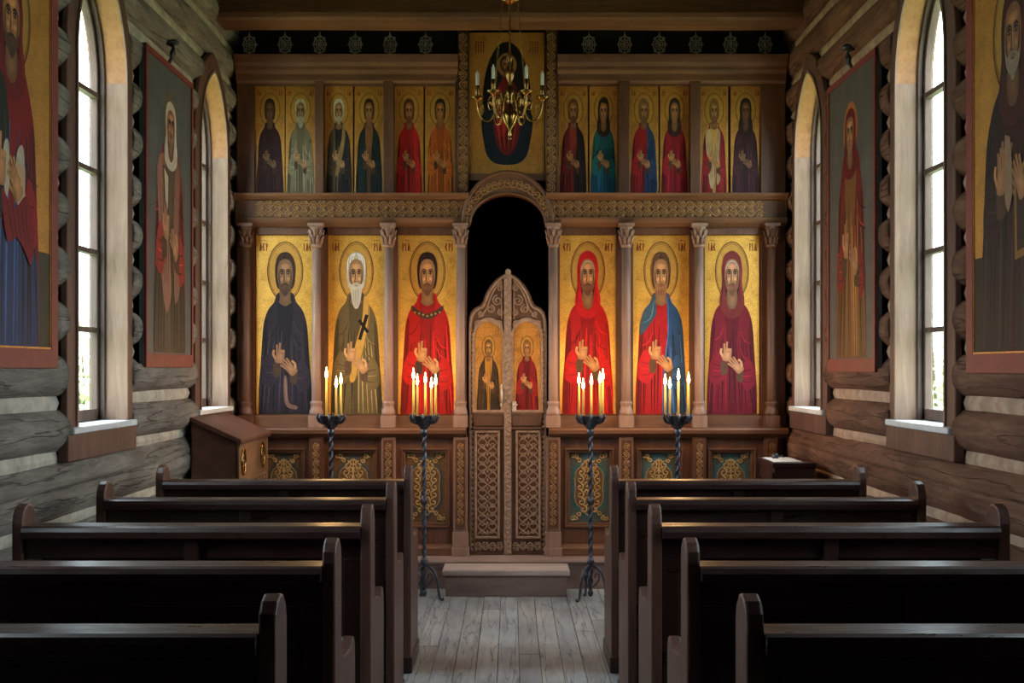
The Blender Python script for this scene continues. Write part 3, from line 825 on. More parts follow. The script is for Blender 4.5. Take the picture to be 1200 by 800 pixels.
# local -y must face the nave: rotate so that -y -> +x on the left wall
o, P, h_ = wall_icon(-1, 0, M['gold_dim'], M['red_border'], 'large gold icon of a saint in red shawl, nearest on left log wall', False)
P.poly([(0,.75), (1,.75), (1,1), (0,1)], (62,62,46))
saint(P, robe=(132,24,30), inner=None, hair=(50,30,22), hood=(112,22,28), beard=(70,48,34), skin=(190,132,84), lower=(40,62,96), top=.085, chin=.285, hw=.125, sh=.385,
      wide=.36, halo_r=(.24,.15), halo=(176,132,62), seed=31, hand_y=.56, hs=.11, text=False)
P.sm([(.17,.46), (.30,.34), (.42,.36), (.47,.48), (.44,.60), (.36,.70), (.22,.68), (.14,.58)], (30,42,36))
for i in range(6): P.stroke([(.21 + i*.042, .42), (.19 + i*.048, .54), (.23 + i*.04, .66)], .012, (62,80,66) if i % 2 else (16,24,22))
P.sm([(.56,.52), (.64,.50), (.66,.60), (.60,.66), (.55,.62)], (186,172,150)); P.sm([(.40,.52), (.46,.50), (.47,.60), (.42,.64)], (190,176,152))
P.sm([(.38,.62), (.52,.66), (.68,.62), (.78,.70), (.74,.79), (.66,.76), (.56,.73), (.44,.74)], (128,24,32))
for i in range(5): P.stroke([(.44 + i*.06, .64), (.48 + i*.05, .69), (.52 + i*.05, .74)], .014, (78,12,20))
hand(P, .37, .57, .13, .1, (190,132,84), 1, True); hand(P, .56, .60, .12, -.7, (190,132,84), -1)
P.build('painted_saint', o, (0, -.001, .081))
o, P, h_ = wall_icon(-1, 1, M['slate_ground'], M['red_border'], 'tall slate-grounded wall icon of a white-veiled saint in red, between left windows', True)
saint(P, robe=(140,50,44), inner=(100,82,62), hood=(206,194,176), skin=(176,128,96), top=.115, chin=.27, hw=.11, sh=.36, wide=.36, halo=(112,96,78), halo_r=(.17,.11), ring=False, seed=32,
      lower=(80,68,54), drape=(160,112,94), hand_y=.56, hs=.10, text=False, beard=(150,116,90))
P.poly([(.33,.35), (.44,.38), (.43,.50), (.36,.47)], (206,190,160)); P.stroke([(.33,.35), (.44,.38), (.43,.50), (.36,.47), (.33,.35)], .012, (70,56,44), False, 1)
P.build('painted_saint', o, (0, -.001, .076))
left2 = o
o, P, h_ = wall_icon(1, 0, M['gold_dim'], M['red_border'], 'large gold wall icon of a dark-robed grey-bearded saint, nearest on right wall', False)
P.poly([(0,.755), (1,.755), (1,1), (0,1)], (44,38,32))
saint(P, robe=(40,27,27), inner=(58,24,26), hair=(60,36,28), hood=(70,32,28), beard=(156,144,126), skin=(160,112,78), top=.12, chin=.335, hw=.125, sh=.42, wide=.41, halo_r=(.25,.16), halo=(176,132,62),
      seed=33, lower=(42,36,31), hand_y=.56, hs=.11, bless=False)  # dark robe deepened to carry the shade of the backlit wall
P.poly([(.52,.56), (.84,.54), (.85,.76), (.53,.78)], (140,102,52)); P.poly([(.545,.58), (.82,.56), (.83,.74), (.555,.76)], (52,36,30))
P.sm([(.40,.50), (.47,.48), (.50,.60), (.45,.66), (.40,.60)], (150,120,92))
hand(P, .36, .575, .12, .1, (170,118,80), 1); hand(P, .60, .60, .12, -.5, (170,118,80), -1)
P.build('painted_saint', o, (0, -.001, .081))
o, P, h_ = wall_icon(1, 1, M['grey_ground'], M['red_border'], 'tall grey-grounded wall icon of a red-hooded saint, between right windows', True)  # paint colours darkened to carry the shade of the backlit wall
saint(P, robe=(118,36,32), inner=(128,84,44), hood=(104,26,26), skin=(176,124,88), top=.12, chin=.28, hw=.11, sh=.37, wide=.33, halo=(186,116,60), halo_r=(.16,.10), ring=False, seed=34,
      hand_y=.60, hs=.10, text=False, lower=(122,82,44))
P.build('painted_saint', o, (0, -.001, .076))
right2 = o
for o, side in ((left2, -1), (right2, 1)):
    (a, b, c, d) = PANELS[side][1]; h_ = d - c
    m = MB()
    m.tube([(0, .012, h_ - .005), (0, -.004, h_ + .03), (0, -.022, h_ + .06), (0, -.014, h_ + .10), (0, .02, h_ + .115)], .010, 6)
    m.sphere((0, -.012, h_ + .055), .022, (1, .7, 1.4)); m.build('hanger', M['iron'], o)
    m = MB(); m.lathe([(.028, 0), (.034, .01), (.02, .025), (.006, .03)], (0, 0, 0), 10)
    p = m.build('rosette', M['iron'], o, loc=(0, -.02, h_ + .11))

# ------------------------------------------------------------------ iconostasis
ICO = empty('iconostasis', (X(595), 8.6, .195))
tag(ICO, 'carved brown wooden icon screen with columns filling the end of the nave', 'icon screen')
OX, OY, OZ = ICO.location
class LB(MB):
    """mesh written in world coordinates, stored relative to the screen's empty"""
    def build(self, name, mats, parent=ICO, **k):
        self.v = [(a - OX, b - OY, c - OZ) for a, b, c in self.v]
        return MB.build(self, name, mats, parent, **k)
XL, XR = -1.842, 1.842
COLS = [290, 372, 456, 540, 648, 733, 818, 902]
# backing
m = LB()
m.box(XL, X(547), 8.66, 8.70, .195, 3.52); m.box(X(643), XR, 8.66, 8.70, .195, 3.52)
def ell_arc(x0, x1, ybase, ytop, n=20):
    c = (x0 + x1)/2; rx = (x1 - x0)/2; ry = ybase - ytop
    return [(X(c + rx*math.cos(PI*i/n)), Z(ybase - ry*math.sin(PI*i/n))) for i in range(n + 1)]
inner_arc = ell_arc(551, 639, 263, 228)
poly = [(X(643), Z(263))] + inner_arc + [(X(547), Z(263)), (X(547), Z(38)), (X(643), Z(38))]
m.prism(poly, lambda p: (p[0], 8.66, p[1]), lambda p: (p[0], 8.70, p[1]))
m.build('back_boarding', M['ico'])
# wainscot
ORN = [(311, 353), (390, 437), (475, 522), (667, 714), (751, 794), (834, 880)]
BAY = [(290, 372), (372, 456), (456, 540), (648, 733), (733, 818), (818, 902)]
zb, zt = Z(650), Z(511); z0, z1 = Z(612), Z(530)
for bi, ((a, b), (p, q)) in enumerate(zip(BAY, ORN)):
    m = LB()
    if bi == 0: a = 277
    if bi == 5: b = 911
    m.box(X(a), X(p - 5), 8.58, 8.66, zb, zt); m.box(X(q + 5), X(b), 8.58, 8.66, zb, zt)
    m.box(X(p - 5), X(q + 5), 8.58, 8.66, zb, z0 - .03); m.box(X(p - 5), X(q + 5), 8.58, 8.66, z1 + .03, zt)
    m.build('wainscot', M['ico'])
m = LB()
for a, b in ((XL, X(547)), (X(643), XR)):
    m.prism([(8.545, zb), (8.545, zb + .05), (8.555, zb + .066), (8.575, zb + .075), (8.60, zb + .075), (8.60, zb)], lambda p, a=a: (a, *p), lambda p, b=b: (b, *p))
m.build('plinth', M['icox'])
def spiral(cx, cz, r, turns, start, n=18, sgn=1):
    return [(cx + r*(1 - .8*i/n)*math.cos(start + sgn*turns*2*PI*i/n), cz + r*(1 - .8*i/n)*math.sin(start + sgn*turns*2*PI*i/n)) for i in range(n + 1)]
for bi, (p, q) in enumerate(ORN):
    m = LB()
    m.box(X(p), X(q), 8.625, 8.64, z0, z1, 0)
    cx, cz = (X(p) + X(q))/2, (z0 + z1)/2; hw_, hh = (X(q) - X(p))/2, (z1 - z0)/2
    # painted ornament: ogival medallion outline, scrolls and corner leaves, all part of the panel
    blue = 1 if bi >= 3 else 0
    def ogive(s, n=36):
        out = []
        for i in range(n):
            t = 2*PI*i/n
            rr = 1 + .07*math.cos(6*t)
            out.append((cx + hw_*s*rr*math.sin(t)*.92, cz + hh*s*rr*math.cos(t)*.95))
        return out
    m.prism(ogive(.96), lambda p_: (p_[0], 8.6225, p_[1]), lambda p_: (p_[0], 8.63, p_[1]), 1)
    m.prism(ogive(.78), lambda p_: (p_[0], 8.620, p_[1]), lambda p_: (p_[0], 8.63, p_[1]), 2)
    put = lambda pts, r, mi: m.tube([(a, 8.619, b) for a, b in pts], r, 5, mi)
    for s in (-1, 1):
        for row in range(7):
            zz = cz + hh*.72*(row - 3)/3.4
            rad = hw_*.20
            wloc = hw_*.72*math.sqrt(max(.05, 1 - ((row - 3)/3.9)**2))
            put(spiral(cx + s*wloc*.62, zz, rad, 1.1, PI/2 if s > 0 else PI/2, 14, s), .0056, 3)
            put(spiral(cx + s*wloc*.22, zz + hh*.09, rad*.7, 1.0, -PI/2, 12, -s), .005, 3)
        for t in (-1, 1):
            for k2 in range(3):
                put(spiral(cx + s*hw_*(.82 - .16*k2), cz + t*hh*(.90 - .07*k2 + .05*(k2 == 1)), hw_*.13, 1.1, PI/4 + k2, 12, s*t), .0055, 3)
    put([(cx, cz - hh*.74), (cx, cz + hh*.74)], .004, 3)
    put(ogive(.80) + ogive(.80)[:1], .003, 3)
    po = m.build('ornament_panel', [M['orn_ground'] if blue else M['orn_dark'], M['orn_teal'] if blue else M['orn_slate'], M['orn_dark'], M['orn_gold']])
    m = LB(); R = lambda e, po=0: [(X(p) - e, z0 - e), (X(q) + e, z0 - e), (X(q) + e, z1 + e), (X(p) - e, z1 + e)]
    m.ring(R(.030), R(.018), lambda s_: (s_[0], 8.568, s_[1]), lambda s_: (s_[0], 8.60, s_[1]))
    m.ring(R(.018), R(0), lambda s_: (s_[0], 8.585, s_[1]), lambda s_: (s_[0], 8.625, s_[1]))
    fr = m.build('panel_moulding', M['icox'], bevel=.003)
def vine(put, x0, x1, zc, h, per, r):
    """running scroll: sine stem with a spiral in each bend"""
    n = max(2, int(round((x1 - x0)/per))); per = (x1 - x0)/n
    put([(x0 + (x1 - x0)*i/(n*8), zc + h*.38*math.sin(2*PI*i/16)) for i in range(n*8 + 1)], r)
    for i in range(n):
        s = 1 if i % 2 == 0 else -1
        cx = x0 + (i + .5)*per
        put(spiral(cx, zc - s*h*.10, h*.33, 1.35, -s*PI/2, 16, s), r*.9)
        put([(cx - per*.4, zc - s*h*.1), (cx - per*.28, zc - s*h*.42), (cx - per*.1, zc - s*h*.44)], r*.9)
        put([(cx + per*.4, zc - s*h*.1), (cx + per*.28, zc - s*h*.42), (cx + per*.1, zc - s*h*.44)], r*.9)
# pilasters, columns
for i, cxp in enumerate(COLS):
    xc = X(cxp); hwid = .047
    m = LB(); m.box(xc - hwid, xc + hwid, 8.535, 8.60, Z(650), Z(511))
    m.box(xc - hwid - .012, xc + hwid + .012, 8.522, 8.60, Z(650), Z(640)); m.box(xc - hwid - .006, xc + hwid + .006, 8.528, 8.60, Z(640), Z(622))
    pil = m.build('pilaster', M['column'] if 1 < i < 6 else M['ico'], bevel=.004)
    m = LB(); m.box(xc - .026, xc + .026, 8.528, 8.536, Z(616), Z(516), 0)
    put = lambda pts, r: m.tube([(xc + (b_ - 0), 8.527, a_) for a_, b_ in pts], r, 5, 1)
    vine(put, Z(614), Z(518), 0, .046, .055, .0035)
    m.ring([(xc - .034, Z(618)), (xc + .034, Z(618)), (xc + .034, Z(514)), (xc - .034, Z(514))], [(xc - .026, Z(616)), (xc + .026, Z(616)), (xc + .026, Z(516)), (xc - .026, Z(516))],
           lambda s_: (s_[0], 8.524, s_[1]), lambda s_: (s_[0], 8.536, s_[1]), True, 2)
    st = m.build('carved_strip', [M['carve_bg'], M['carve'], M['ico']])
    yc = 8.55
    def shift(mb):  # column geometry
        return mb
    m = LB()
    zs0, zs1 = Z(470), Z(290)
    m.lathe([(.026, zs0), (.031, zs0 + .01), (.031, zs0 + .3), (.028, zs1)], (xc, yc, 0), 16)
    cm = M['ico'] if i in (0, 7) else M['column']  # end columns take darker wood in place of dimmer light there
    colo = m.build('column', cm)
    m = LB()
    m.box(xc - .048, xc + .048, yc - .048, yc + .048, Z(500), Z(486))
    m.lathe([(.044, Z(486)), (.046, Z(484)), (.046, Z(481)), (.038, Z(478)), (.036, Z(474)), (.041, Z(472.5)), (.041, Z(470.5)), (.031, Z(469))], (xc, yc, 0), 16)
    m.build('column_base', cm)
    m = LB()
    m.lathe([(.031, Z(291)), (.036, Z(289.5)), (.036, Z(288)), (.030, Z(287)), (.034, Z(276)), (.044, Z(268)), (.050, Z(266))], (xc, yc, 0), 16)
    m.box(xc - .052, xc + .052, yc - .052, yc + .05, Z(266.5), Z(263))
    for k in range(8):
        th = 2*PI*k/8 + PI/8
        for (zz, ln) in ((Z(287), .06), (Z(279), .055)):
            off = 0 if zz < Z(284) else PI/8
            c_, s_ = math.cos(th + off), math.sin(th + off)
            b0 = .032 if off == 0 else .036
            m.tube([(xc + c_*b0, yc + s_*b0, zz), (xc + c_*(b0 + .006), yc + s_*(b0 + .006), zz + ln*.55), (xc + c_*(b0 + .018), yc + s_*(b0 + .018), zz + ln*.9), (xc + c_*(b0 + .022), yc + s_*(b0 + .022), zz + ln*.78)],
                   [.010, .011, .007, .004], 5)
    m.build('capital', cm)
# ledge under the lower icons
m = LB()
for a, b in ((XL, X(547)), (X(643), XR)):
    m.prism([(8.66, Z(513)), (8.555, Z(513)), (8.53, Z(511)), (8.495, Z(507)), (8.49, Z(503)), (8.50, Z(500.5)), (8.575, Z(500)), (8.578, Z(487)), (8.60, Z(485.5)), (8.66, Z(485.5))],
            lambda p, a=a: (a, *p), lambda p, b=b: (b, *p))
m.build('ledge', M['icox'])
# side stiles and bay frames around the lower icons
m = LB()
for a, b in ((XL, X(298)), (X(892), XR)): m.box(a, b, 8.60, 8.66, Z(486), 3.52)
LOW = [(299, 368), (384, 450), (466, 535), (656, 722), (742, 808), (826, 891)]
edges = [298] + [q for pr in LOW[:3] for q in pr][1:] + [0]
for (a, b) in ((368, 384), (450, 466), (535, 547), (643, 656), (722, 742), (808, 826)):
    m.box(X(a), X(b), 8.60, 8.66, Z(486), Z(263))
for (a, b) in ((298, 547), (643, 892)):
    m.box(X(a), X(b), 8.60, 8.66, Z(274.5), Z(258))
m.build('bay_frame', M['ico'])
# entablature
for a, b in ((XL, X(550)), (X(640), XR)):
    m = LB()
    m.prism([(8.66, Z(266)), (8.58, Z(266)), (8.55, Z(262)), (8.535, Z(258.5)), (8.53, Z(256)), (8.555, Z(255)), (8.555, Z(236)), (8.53, Z(235)), (8.50, Z(231.5)), (8.49, Z(228.5)), (8.52, Z(227.5)), (8.66, Z(227.5))],
            lambda p: (a, *p), lambda p: (b, *p))
    en = m.build('entablature', M['icox'])
    m = LB(); m.box(a, b, 8.551, 8.556, Z(255), Z(236), 0)
    a2, b2 = max(a, X(300)), min(b, X(895))
    put = lambda pts, r: m.tube([(p_[0], 8.549, p_[1]) for p_ in pts], r, 5, 1)
    for zc_ in (Z(250.5), Z(241)): vine(put, a2 + .01, b2 - .01, zc_, .056, .058, .0042)
    m.build('carved_frieze', [M['carve_bg'], M['carve']])
# arch over the doors
m = LB()
oa = ell_arc(543, 647, 262, 203); ia = ell_arc(551, 639, 263, 228)
m.ring(oa, ia, lambda p: (p[0], 8.535, p[1]), lambda p: (p[0], 8.67, p[1]), closed=False)
for q_, r_ in ((oa, .012), (ia, .010)): m.tube([(p_[0], 8.532, p_[1]) for p_ in q_], r_, 8)
m.build('door_arch', M['icox'])
m = LB()
md = [((p_[0] + q_[0])/2, (p_[1] + q_[1])/2) for p_, q_ in zip(oa, ia)]
for i in range(1, len(md) - 1):
    s = 1 if i % 2 else -1
    th = PI*i/20
    m.tube([(a_, 8.531, b_) for a_, b_ in spiral(md[i][0], md[i][1], .034, 1.3, th + s*PI/2, 16, s)], .0045, 5)
m.tube([(p_[0] + .012*math.sin(i*PI/1.0 + .5), 8.531, p_[1]) for i, p_ in enumerate(catmull(md, 3))], .004, 5)
m.build('arch_carving', M['carve'])
# upper tier frame
m = LB()
for (a, b) in ((369.5, 379.5), (449.5, 461.5), (533.5, 537)):
    m.box(X(a), X(b), 8.575, 8.66, Z(229), Z(96))
for (a, b) in ((653, 654.5), (724.5, 737.5), (808.5, 820.5)):
    m.box(X(a), X(b), 8.575, 8.66, Z(229), Z(96))
for (a, b) in ((298, 537), (653, 892)): m.box(X(a), X(b), 8.61, 8.66, Z(100), Z(92))
m.build('upper_frame', M['ico'], bevel=.004)
for a, b in ((XL, X(537)), (X(653), XR)):
    m = LB()
    m.prism([(8.66, Z(98)), (8.59, Z(98)), (8.575, Z(95)), (8.57, Z(88)), (8.545, Z(84)), (8.54, Z(80)), (8.515, Z(76)), (8.505, Z(71)), (8.50, Z(67.5)), (8.66, Z(67.5))],
            lambda p: (a, *p), lambda p: (b, *p))
    m.build('cornice', M['icox'])
for (a, b) in ((536.5, 549.5), (639, 653)):
    m = LB(); m.box(X(a), X(b), 8.565, 8.66, Z(228), Z(36), 0)
    xc = (X(a) + X(b))/2
    put = lambda pts, r: m.tube([(xc + b_, 8.563, a_) for a_, b_ in pts], r, 5, 1)
    vine(put, Z(226), Z(40), 0, .062, .062, .005)
    for e in (X(a) + .004, X(b) - .004): m.tube([(e, 8.563, Z(228)), (e, 8.563, Z(37))], .005, 6, 0)
    m.build('carved_post', [M['ico'], M['carve']])
m = LB(); m.box(X(549.5), X(639), 8.575, 8.66, Z(212), Z(204)); m.build('centre_rail', M['icox'], bevel=.004)
# black board in place of the unlit gap above the cornice, with medallions
m = LB()
for a, b in ((XL, X(537)), (X(653), XR)): m.box(a, b, 8.67, 8.69, Z(68), 3.80)
m.build('top_board', M['black'])
med = None
for xm in (290, 332, 373, 415, 456, 498, 691, 733, 774, 817, 858, 899):
    m = LB(); xc, zc = X(xm), Z(49.5)
    yy = 8.664
    ov = lambda s, n=20: [(xc + .040*s*math.sin(2*PI*i/n), yy, zc + .056*s*math.cos(2*PI*i/n)) for i in range(n)]
    m.tube(ov(1), .0055, 6, 0, True); m.tube(ov(.62), .004, 6, 0, True)
    for k in range(8):
        t = 2*PI*k/8
        p0 = (xc + .025*math.sin(t), yy, zc + .035*math.cos(t)); p1 = (xc + .040*math.sin(t), yy, zc + .056*math.cos(t))
        m.tube([p0, p1], .004, 5)
        m.sphere((xc + .045*math.sin(t), yy, zc + .063*math.cos(t)), .009, (1, .6, 1), 6, 4)
        m.tube([(xc, yy, zc), (xc + .022*math.sin(t + .2), yy, zc + .03*math.cos(t + .2))], .0045, 5)
    m.sphere((xc, yy, zc), .012, (1, .6, 1), 8, 5)
    m.tube([(xc, yy, zc - .06), (xc, yy, zc - .095)], [.008, .002], 6)
    m.tube([(xc, yy, zc + .058), (xc, yy, zc + .085)], .004, 6)
    m.build('medallion', M['silver'])

# ------------------------------------------------------------------ royal doors
def leaf(mirror):
    C = 595.0
    fx = (lambda x: X(2*C - x)) if mirror else X
    root = empty('royal_door', (fx(570), 8.60, .20))
    tag(root, ('right' if mirror else 'left') + ' leaf of the carved doors, ' + ('painted with a red-robed saint' if mirror else 'painted with a dark-robed saint') + ', in the arch', 'door', 'carved royal doors')
    ox, oy, oz = root.location
    class DB(MB):
        def build(self, name, mats, parent=root, **k):
            self.v = [(a - ox, b - oy, c - oz) for a, b, c in self.v]
            return MB.build(self, name, mats, parent, **k)
    top = [(549, 382), (549.5, 372), (552, 365), (557, 360), (562.5, 357.5), (566, 352), (569, 343.5), (574, 335), (580, 328), (585.5, 323.5), (590.6, 321)]
    out = [(549, 649)] + top + [(590.6, 649)]
    q = [(fx(a), Z(b)) for a, b in out]
    m = DB(); m.prism(q, lambda p: (p[0], 8.605, p[1]), lambda p: (p[0], 8.645, p[1])); m.build('door_leaf', M['doorwood'])
    # carved rim following the outline
    rim = [(fx(a), 8.602, Z(b)) for a, b in catmull(top, 3)]
    m = DB(); m.tube([(fx(551), 8.602, Z(646))] + [(fx(551), 8.602, Z(385))] + [(p_[0] + (fx(552) - fx(549.5)), p_[1], p_[2] - .012) for p_ in rim[3:]], .010, 7)
    for k in range(44):
        zz = Z(644) + (Z(386) - Z(644))*k/43
        m.sphere((fx(553.2), 8.600, zz), .009, (1, .7, 1.3), 6, 4)
    m.tube([(fx(556), 8.602, Z(646)), (fx(556), 8.602, Z(392))], .006, 6)
    m.build('carved_rim', M['carved'])
    # icon with arched frame
    x0, x1, yb, ysp, yt = 556.5, 588.5, 480, 396, 377
    w_ = abs(X(x1) - X(x0)); hz = Z(yt) - Z(yb)
    m = DB(); m.box(fx(x0), fx(x1), 8.598, 8.606, Z(yb), Z(yt)); ic = m.build('painted_icon', M['gold_dim'])
    Pn = Paint(w_, hz)
    if mirror: saint(Pn, robe=(138,30,34), inner=(110,24,28), hair=(120,84,52), skin=(186,130,84), seed=51, top=.2, chin=.40, hw=.14, sh=.50, halo_r=(.24,.13), text=False, wide=.43, hand_y=.66)
    else: saint(Pn, robe=(66,50,34), inner=(190,136,56), hair=(96,66,40), beard=(130,96,60), skin=(190,138,80), seed=52, top=.2, chin=.40, hw=.14, sh=.50, halo_r=(.24,.13), text=False, wide=.43, hand_y=.66)
    pt = Pn.build('painted_saint', ic, (fx((x0 + x1)/2) - ox, 8.598 - oy, Z(yb) - oz))
    n = 16; c = (x0 + x1)/2; rx = (x1 - x0)/2
    arc = [(fx(c + rx*math.cos(PI*i/n)), Z(ysp - (ysp - yt)*math.sin(PI*i/n))) for i in range(n + 1)]
    inner = [(fx(x1), Z(yb))] + arc + [(fx(x0), Z(yb))]
    arc2 = [(fx(c + (rx + 3)*math.cos(PI*i/n)), Z(ysp - (ysp - yt + 5)*math.sin(PI*i/n))) for i in range(n + 1)]
    outer = [(fx(x1 + 3), Z(yb + 3))] + arc2 + [(fx(x0 - 3), Z(yb + 3))]
    m = DB(); m.ring(outer, inner, lambda p: (p[0], 8.585, p[1]), lambda p: (p[0], 8.606, p[1]))
    arc3 = [(fx(c + (rx + .5)*math.copysign(min(1, abs(math.cos(PI*i/n))*1.35), math.cos(PI*i/n))), Z(ysp - (ysp - yt + 2)*min(1, math.sin(PI*i/n)*1.35))) for i in range(n + 1)]
    m.ring(arc3, arc, lambda p: (p[0], 8.590, p[1]), lambda p: (p[0], 8.606, p[1]), closed=False)
    m.build('icon_frame', M['carved'], bevel=.002)
    # scroll carving in the crest
    m = DB()
    for (a, b, r_, s) in ((583, 352, .036, 1), (575, 362, .028, -1), (586, 337, .022, -1), (587, 366, .022, 1), (564, 368, .020, 1)):
        m.tube([(p_[0], 8.602, p_[1]) for p_ in spiral(fx(a), Z(b), r_, 1.5, PI/2, 20, s if not mirror else -s)], .006, 5)
    m.tube([(fx(588), 8.602, Z(b)) for b in (374, 350, 330)], .006, 5)
    m.tube([(fx(a), 8.602, Z(b)) for a, b in catmull([(561, 372), (570, 362), (574, 350), (580, 338), (589, 328)], 4)], .007, 5)
    m.build('crest_carving', M['carved'])
    # mid rail
    m = DB(); m.box(fx(555), fx(590), 8.588, 8.606, Z(499), Z(484)); m.box(fx(554), fx(591), 8.582, 8.606, Z(486), Z(483)); m.box(fx(554), fx(591), 8.582, 8.606, Z(503), Z(500))
    m.build('middle_rail', M['doorwood'], bevel=.003)
    # lower carved panel
    a, b, zb_, zt_ = 559, 583, Z(628), Z(507)
    xa, xb = sorted((fx(a), fx(b)))
    m = DB(); m.box(xa, xb, 8.602, 8.607, zb_, zt_, 0)
    xc = (xa + xb)/2; hw_ = (xb - xa)/2
    for ph in range(2):
        for s in (-1, 1):
            m.tube([(xc + s*hw_*(.5 + (.42 if ph else -.42)*math.cos(2*PI*i/16*1.0)), 8.601, zb_ + .01 + (zt_ - zb_ - .02)*i/96) for i in range(97)], .0045, 5, 1)
    for s in (-1, 1):
        m.tube([(xc + s*hw_*.88*math.sin(2*PI*i/32.0), 8.600, zb_ + .01 + (zt_ - zb_ - .02)*i/96) for i in range(97)], .0036, 5, 1)
    for k in range(12):
        zz = zb_ + (zt_ - zb_)*(k + .5)/12
        for s in (-1, 1):
            m.tube([(p_[0], 8.600, p_[1]) for p_ in spiral(xc + s*hw_*.5, zz, .017, 1.2, 0, 12, s)], .0038, 5, 1)
        m.sphere((xc, 8.601, zz), .008, (1, .6, 1.6), 6, 4, 1)
    cp = m.build('carved_panel', [M['carve_bg'], M['carved']])
    m = DB()
    R = lambda e: [(xa - e, zb_ - e), (xb + e, zb_ - e), (xb + e, zt_ + e), (xa - e, zt_ + e)]
    m.ring(R(.016), R(0), lambda p: (p[0], 8.590, p[1]), lambda p: (p[0], 8.606, p[1])); m.build('panel_moulding', M['carved'], bevel=.003)
    m = DB()
    put = lambda pts, r: m.tube([(p_[0], 8.602, p_[1]) for p_ in pts], r, 5)
    xs = sorted((fx(556), fx(590))); vine(put, xs[0], xs[1], Z(640), .06, .05, .005)
    m.build('bottom_carving', M['carved'])
    if mirror:
        m = DB(); m.box(X(590.8), X(599.3), 8.580, 8.645, Z(649), Z(321.5), 0)
        for k in range(60):
            zz = Z(646) + (Z(324) - Z(646))*k/59; s = 1 if k % 2 else -1
            m.tube([(X(593), 8.579, zz - s*.012), (X(595.5), 8.576, zz), (X(598), 8.579, zz + s*.012)], .005, 5, 1)
        m.sphere((X(595.5), 8.585, Z(319)), .02, (1, .8, 1.2))
        m.build('meeting_strip', [M['carved'], M['carved']])
        m = DB(); m.box(X(600.5), X(605), 8.570, 8.606, Z(482), Z(470)); m.tube([(X(602.5), 8.572, Z(474)), (X(602.5), 8.552, Z(474)), (X(606.5), 8.55, Z(474))], .006, 8)
        m.build('lock', M['silver'], bevel=.003)
    else:
        m = DB(); m.tube([(X(588.5), 8.60, Z(454)), (X(588), 8.565, Z(456)), (X(588), 8.562, Z(470)), (X(588.5), 8.60, Z(472))], .007, 8)
        m.sphere((X(588.5), 8.595, Z(453)), .013, (1, .6, 1.6)); m.sphere((X(588.5), 8.595, Z(474)), .013, (1, .6, 1.6))
        m.build('pull_handle', M['silver'])
    return root
leaf(False); leaf(True)

# ------------------------------------------------------------------ platform, step
m = MB(); m.box(-1.842, 1.842, 8.40, 10.9, 0, .175); m.prism([(8.40, .16), (8.385, .165), (8.38, .18), (8.385, .192), (8.40, .195), (10.9, .195), (10.9, .16)], lambda p: (-1.842, *p), lambda p: (1.842, *p))
tag(m.build('altar_platform', M['step']), kind='structure')
st = empty('wooden_step', ((PX(518, 8.09) + PX(668, 8.09))/2, 8.23, 0)); tag(st, 'low brown wooden step in front of the royal doors', 'step')
hw_ = (PX(668, 8.09) - PX(518, 8.09))/2
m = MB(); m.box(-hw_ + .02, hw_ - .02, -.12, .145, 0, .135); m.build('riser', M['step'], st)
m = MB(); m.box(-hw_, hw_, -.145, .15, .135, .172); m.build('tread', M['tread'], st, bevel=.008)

# ------------------------------------------------------------------ pews
PL = 1.215
def make_pew():
    root = empty('pew', (0, 0, 0))
    prof = [(0,.02), (0,.92), (.008,.95), (.028,.973), (.06,.983), (.095,.977), (.122,.955), (.135,.92), (.135,.70), (.145,.66), (.17,.638), (.21,.628), (.33,.618), (.36,.628), (.39,.642), (.42,.638), (.44,.61), (.445,.57), (.445,.02)]
    for s in (-1, 1):
        x0 = s*PL/2; x1 = s*(PL/2 - .036)
        m = MB(); m.prism(prof, lambda p: (x0, *p), lambda p: (x1, *p))
        e = m.build('end_panel', M['pewend'], root, bevel=.006)
        m = MB(); m.box(s*(PL/2 - .044), s*(PL/2 + .006), -.012, .46, 0, .075); m.build('shoe', M['pew'], e, bevel=.006)
    h = PL/2 - .036
    m = MB(); m.prism([(-.022, .872), (-.022, .895), (-.014, .908), (0, .913), (.10, .913), (.112, .905), (.115, .89), (.11, .872)], lambda p: (-h, *p), lambda p: (h, *p))
    m.build('top_rail', M['pew'], root, bevel=.003)
    m = MB(); m.box(-h, h, .045, .065, .10, .872)
    m.box(-h, h, .020, .046, .80, .872); m.box(-h, h, .020, .046, .10, .20)
    for xx in (-h + .03, h - .03): m.box(xx - .03, xx + .03, .022, .046, .2, .80)
    m.box(-.024, .024, -.004, .046, .10, .872)
    m.build('back_panel', M['pew'], root, bevel=.004)
    m = MB(); m.box(-h, h, .066, .43, .42, .45); m.build('seat', M['pew'], root, bevel=.008)
    m = MB(); m.box(-h, h, .38, .40, .16, .42); m.build('seat_apron', M['pew'], root)
    return root
_nt = M['pew'].node_tree; _b = _nt.nodes['Principled BSDF']
_rn = tex_noise(_nt, coords(_nt, (.6, 3, 3)), 9, 6, .7)
_rr = ramp(_nt, _rn, [(.3, (.22,.22,.22)), (.7, (.5,.5,.5))]); _nt.links.new(_rr, _b.inputs['Roughness'])
pew = make_pew()
ordn = ['front pew on the {s} of the aisle, nearest the icon screen', 'second pew from the screen on the {s} of the aisle', 'middle pew, third of five rows on the {s} of the aisle',
        'fourth pew from the screen on the {s} of the aisle', 'nearest pew at the bottom {s} of the photo, beside the aisle']
for i in range(5):
    for s, nm in ((-1, 'left'), (1, 'right')):
        p = pew if (i == 0 and s == -1) else copy_tree(pew)
        p.location = (s*(.475 + PL/2), 6.08 - .875*i, .002)
        tag(p, 'dark wooden ' + ordn[i].format(s=nm), 'pew', 'dark wooden pews in two columns')

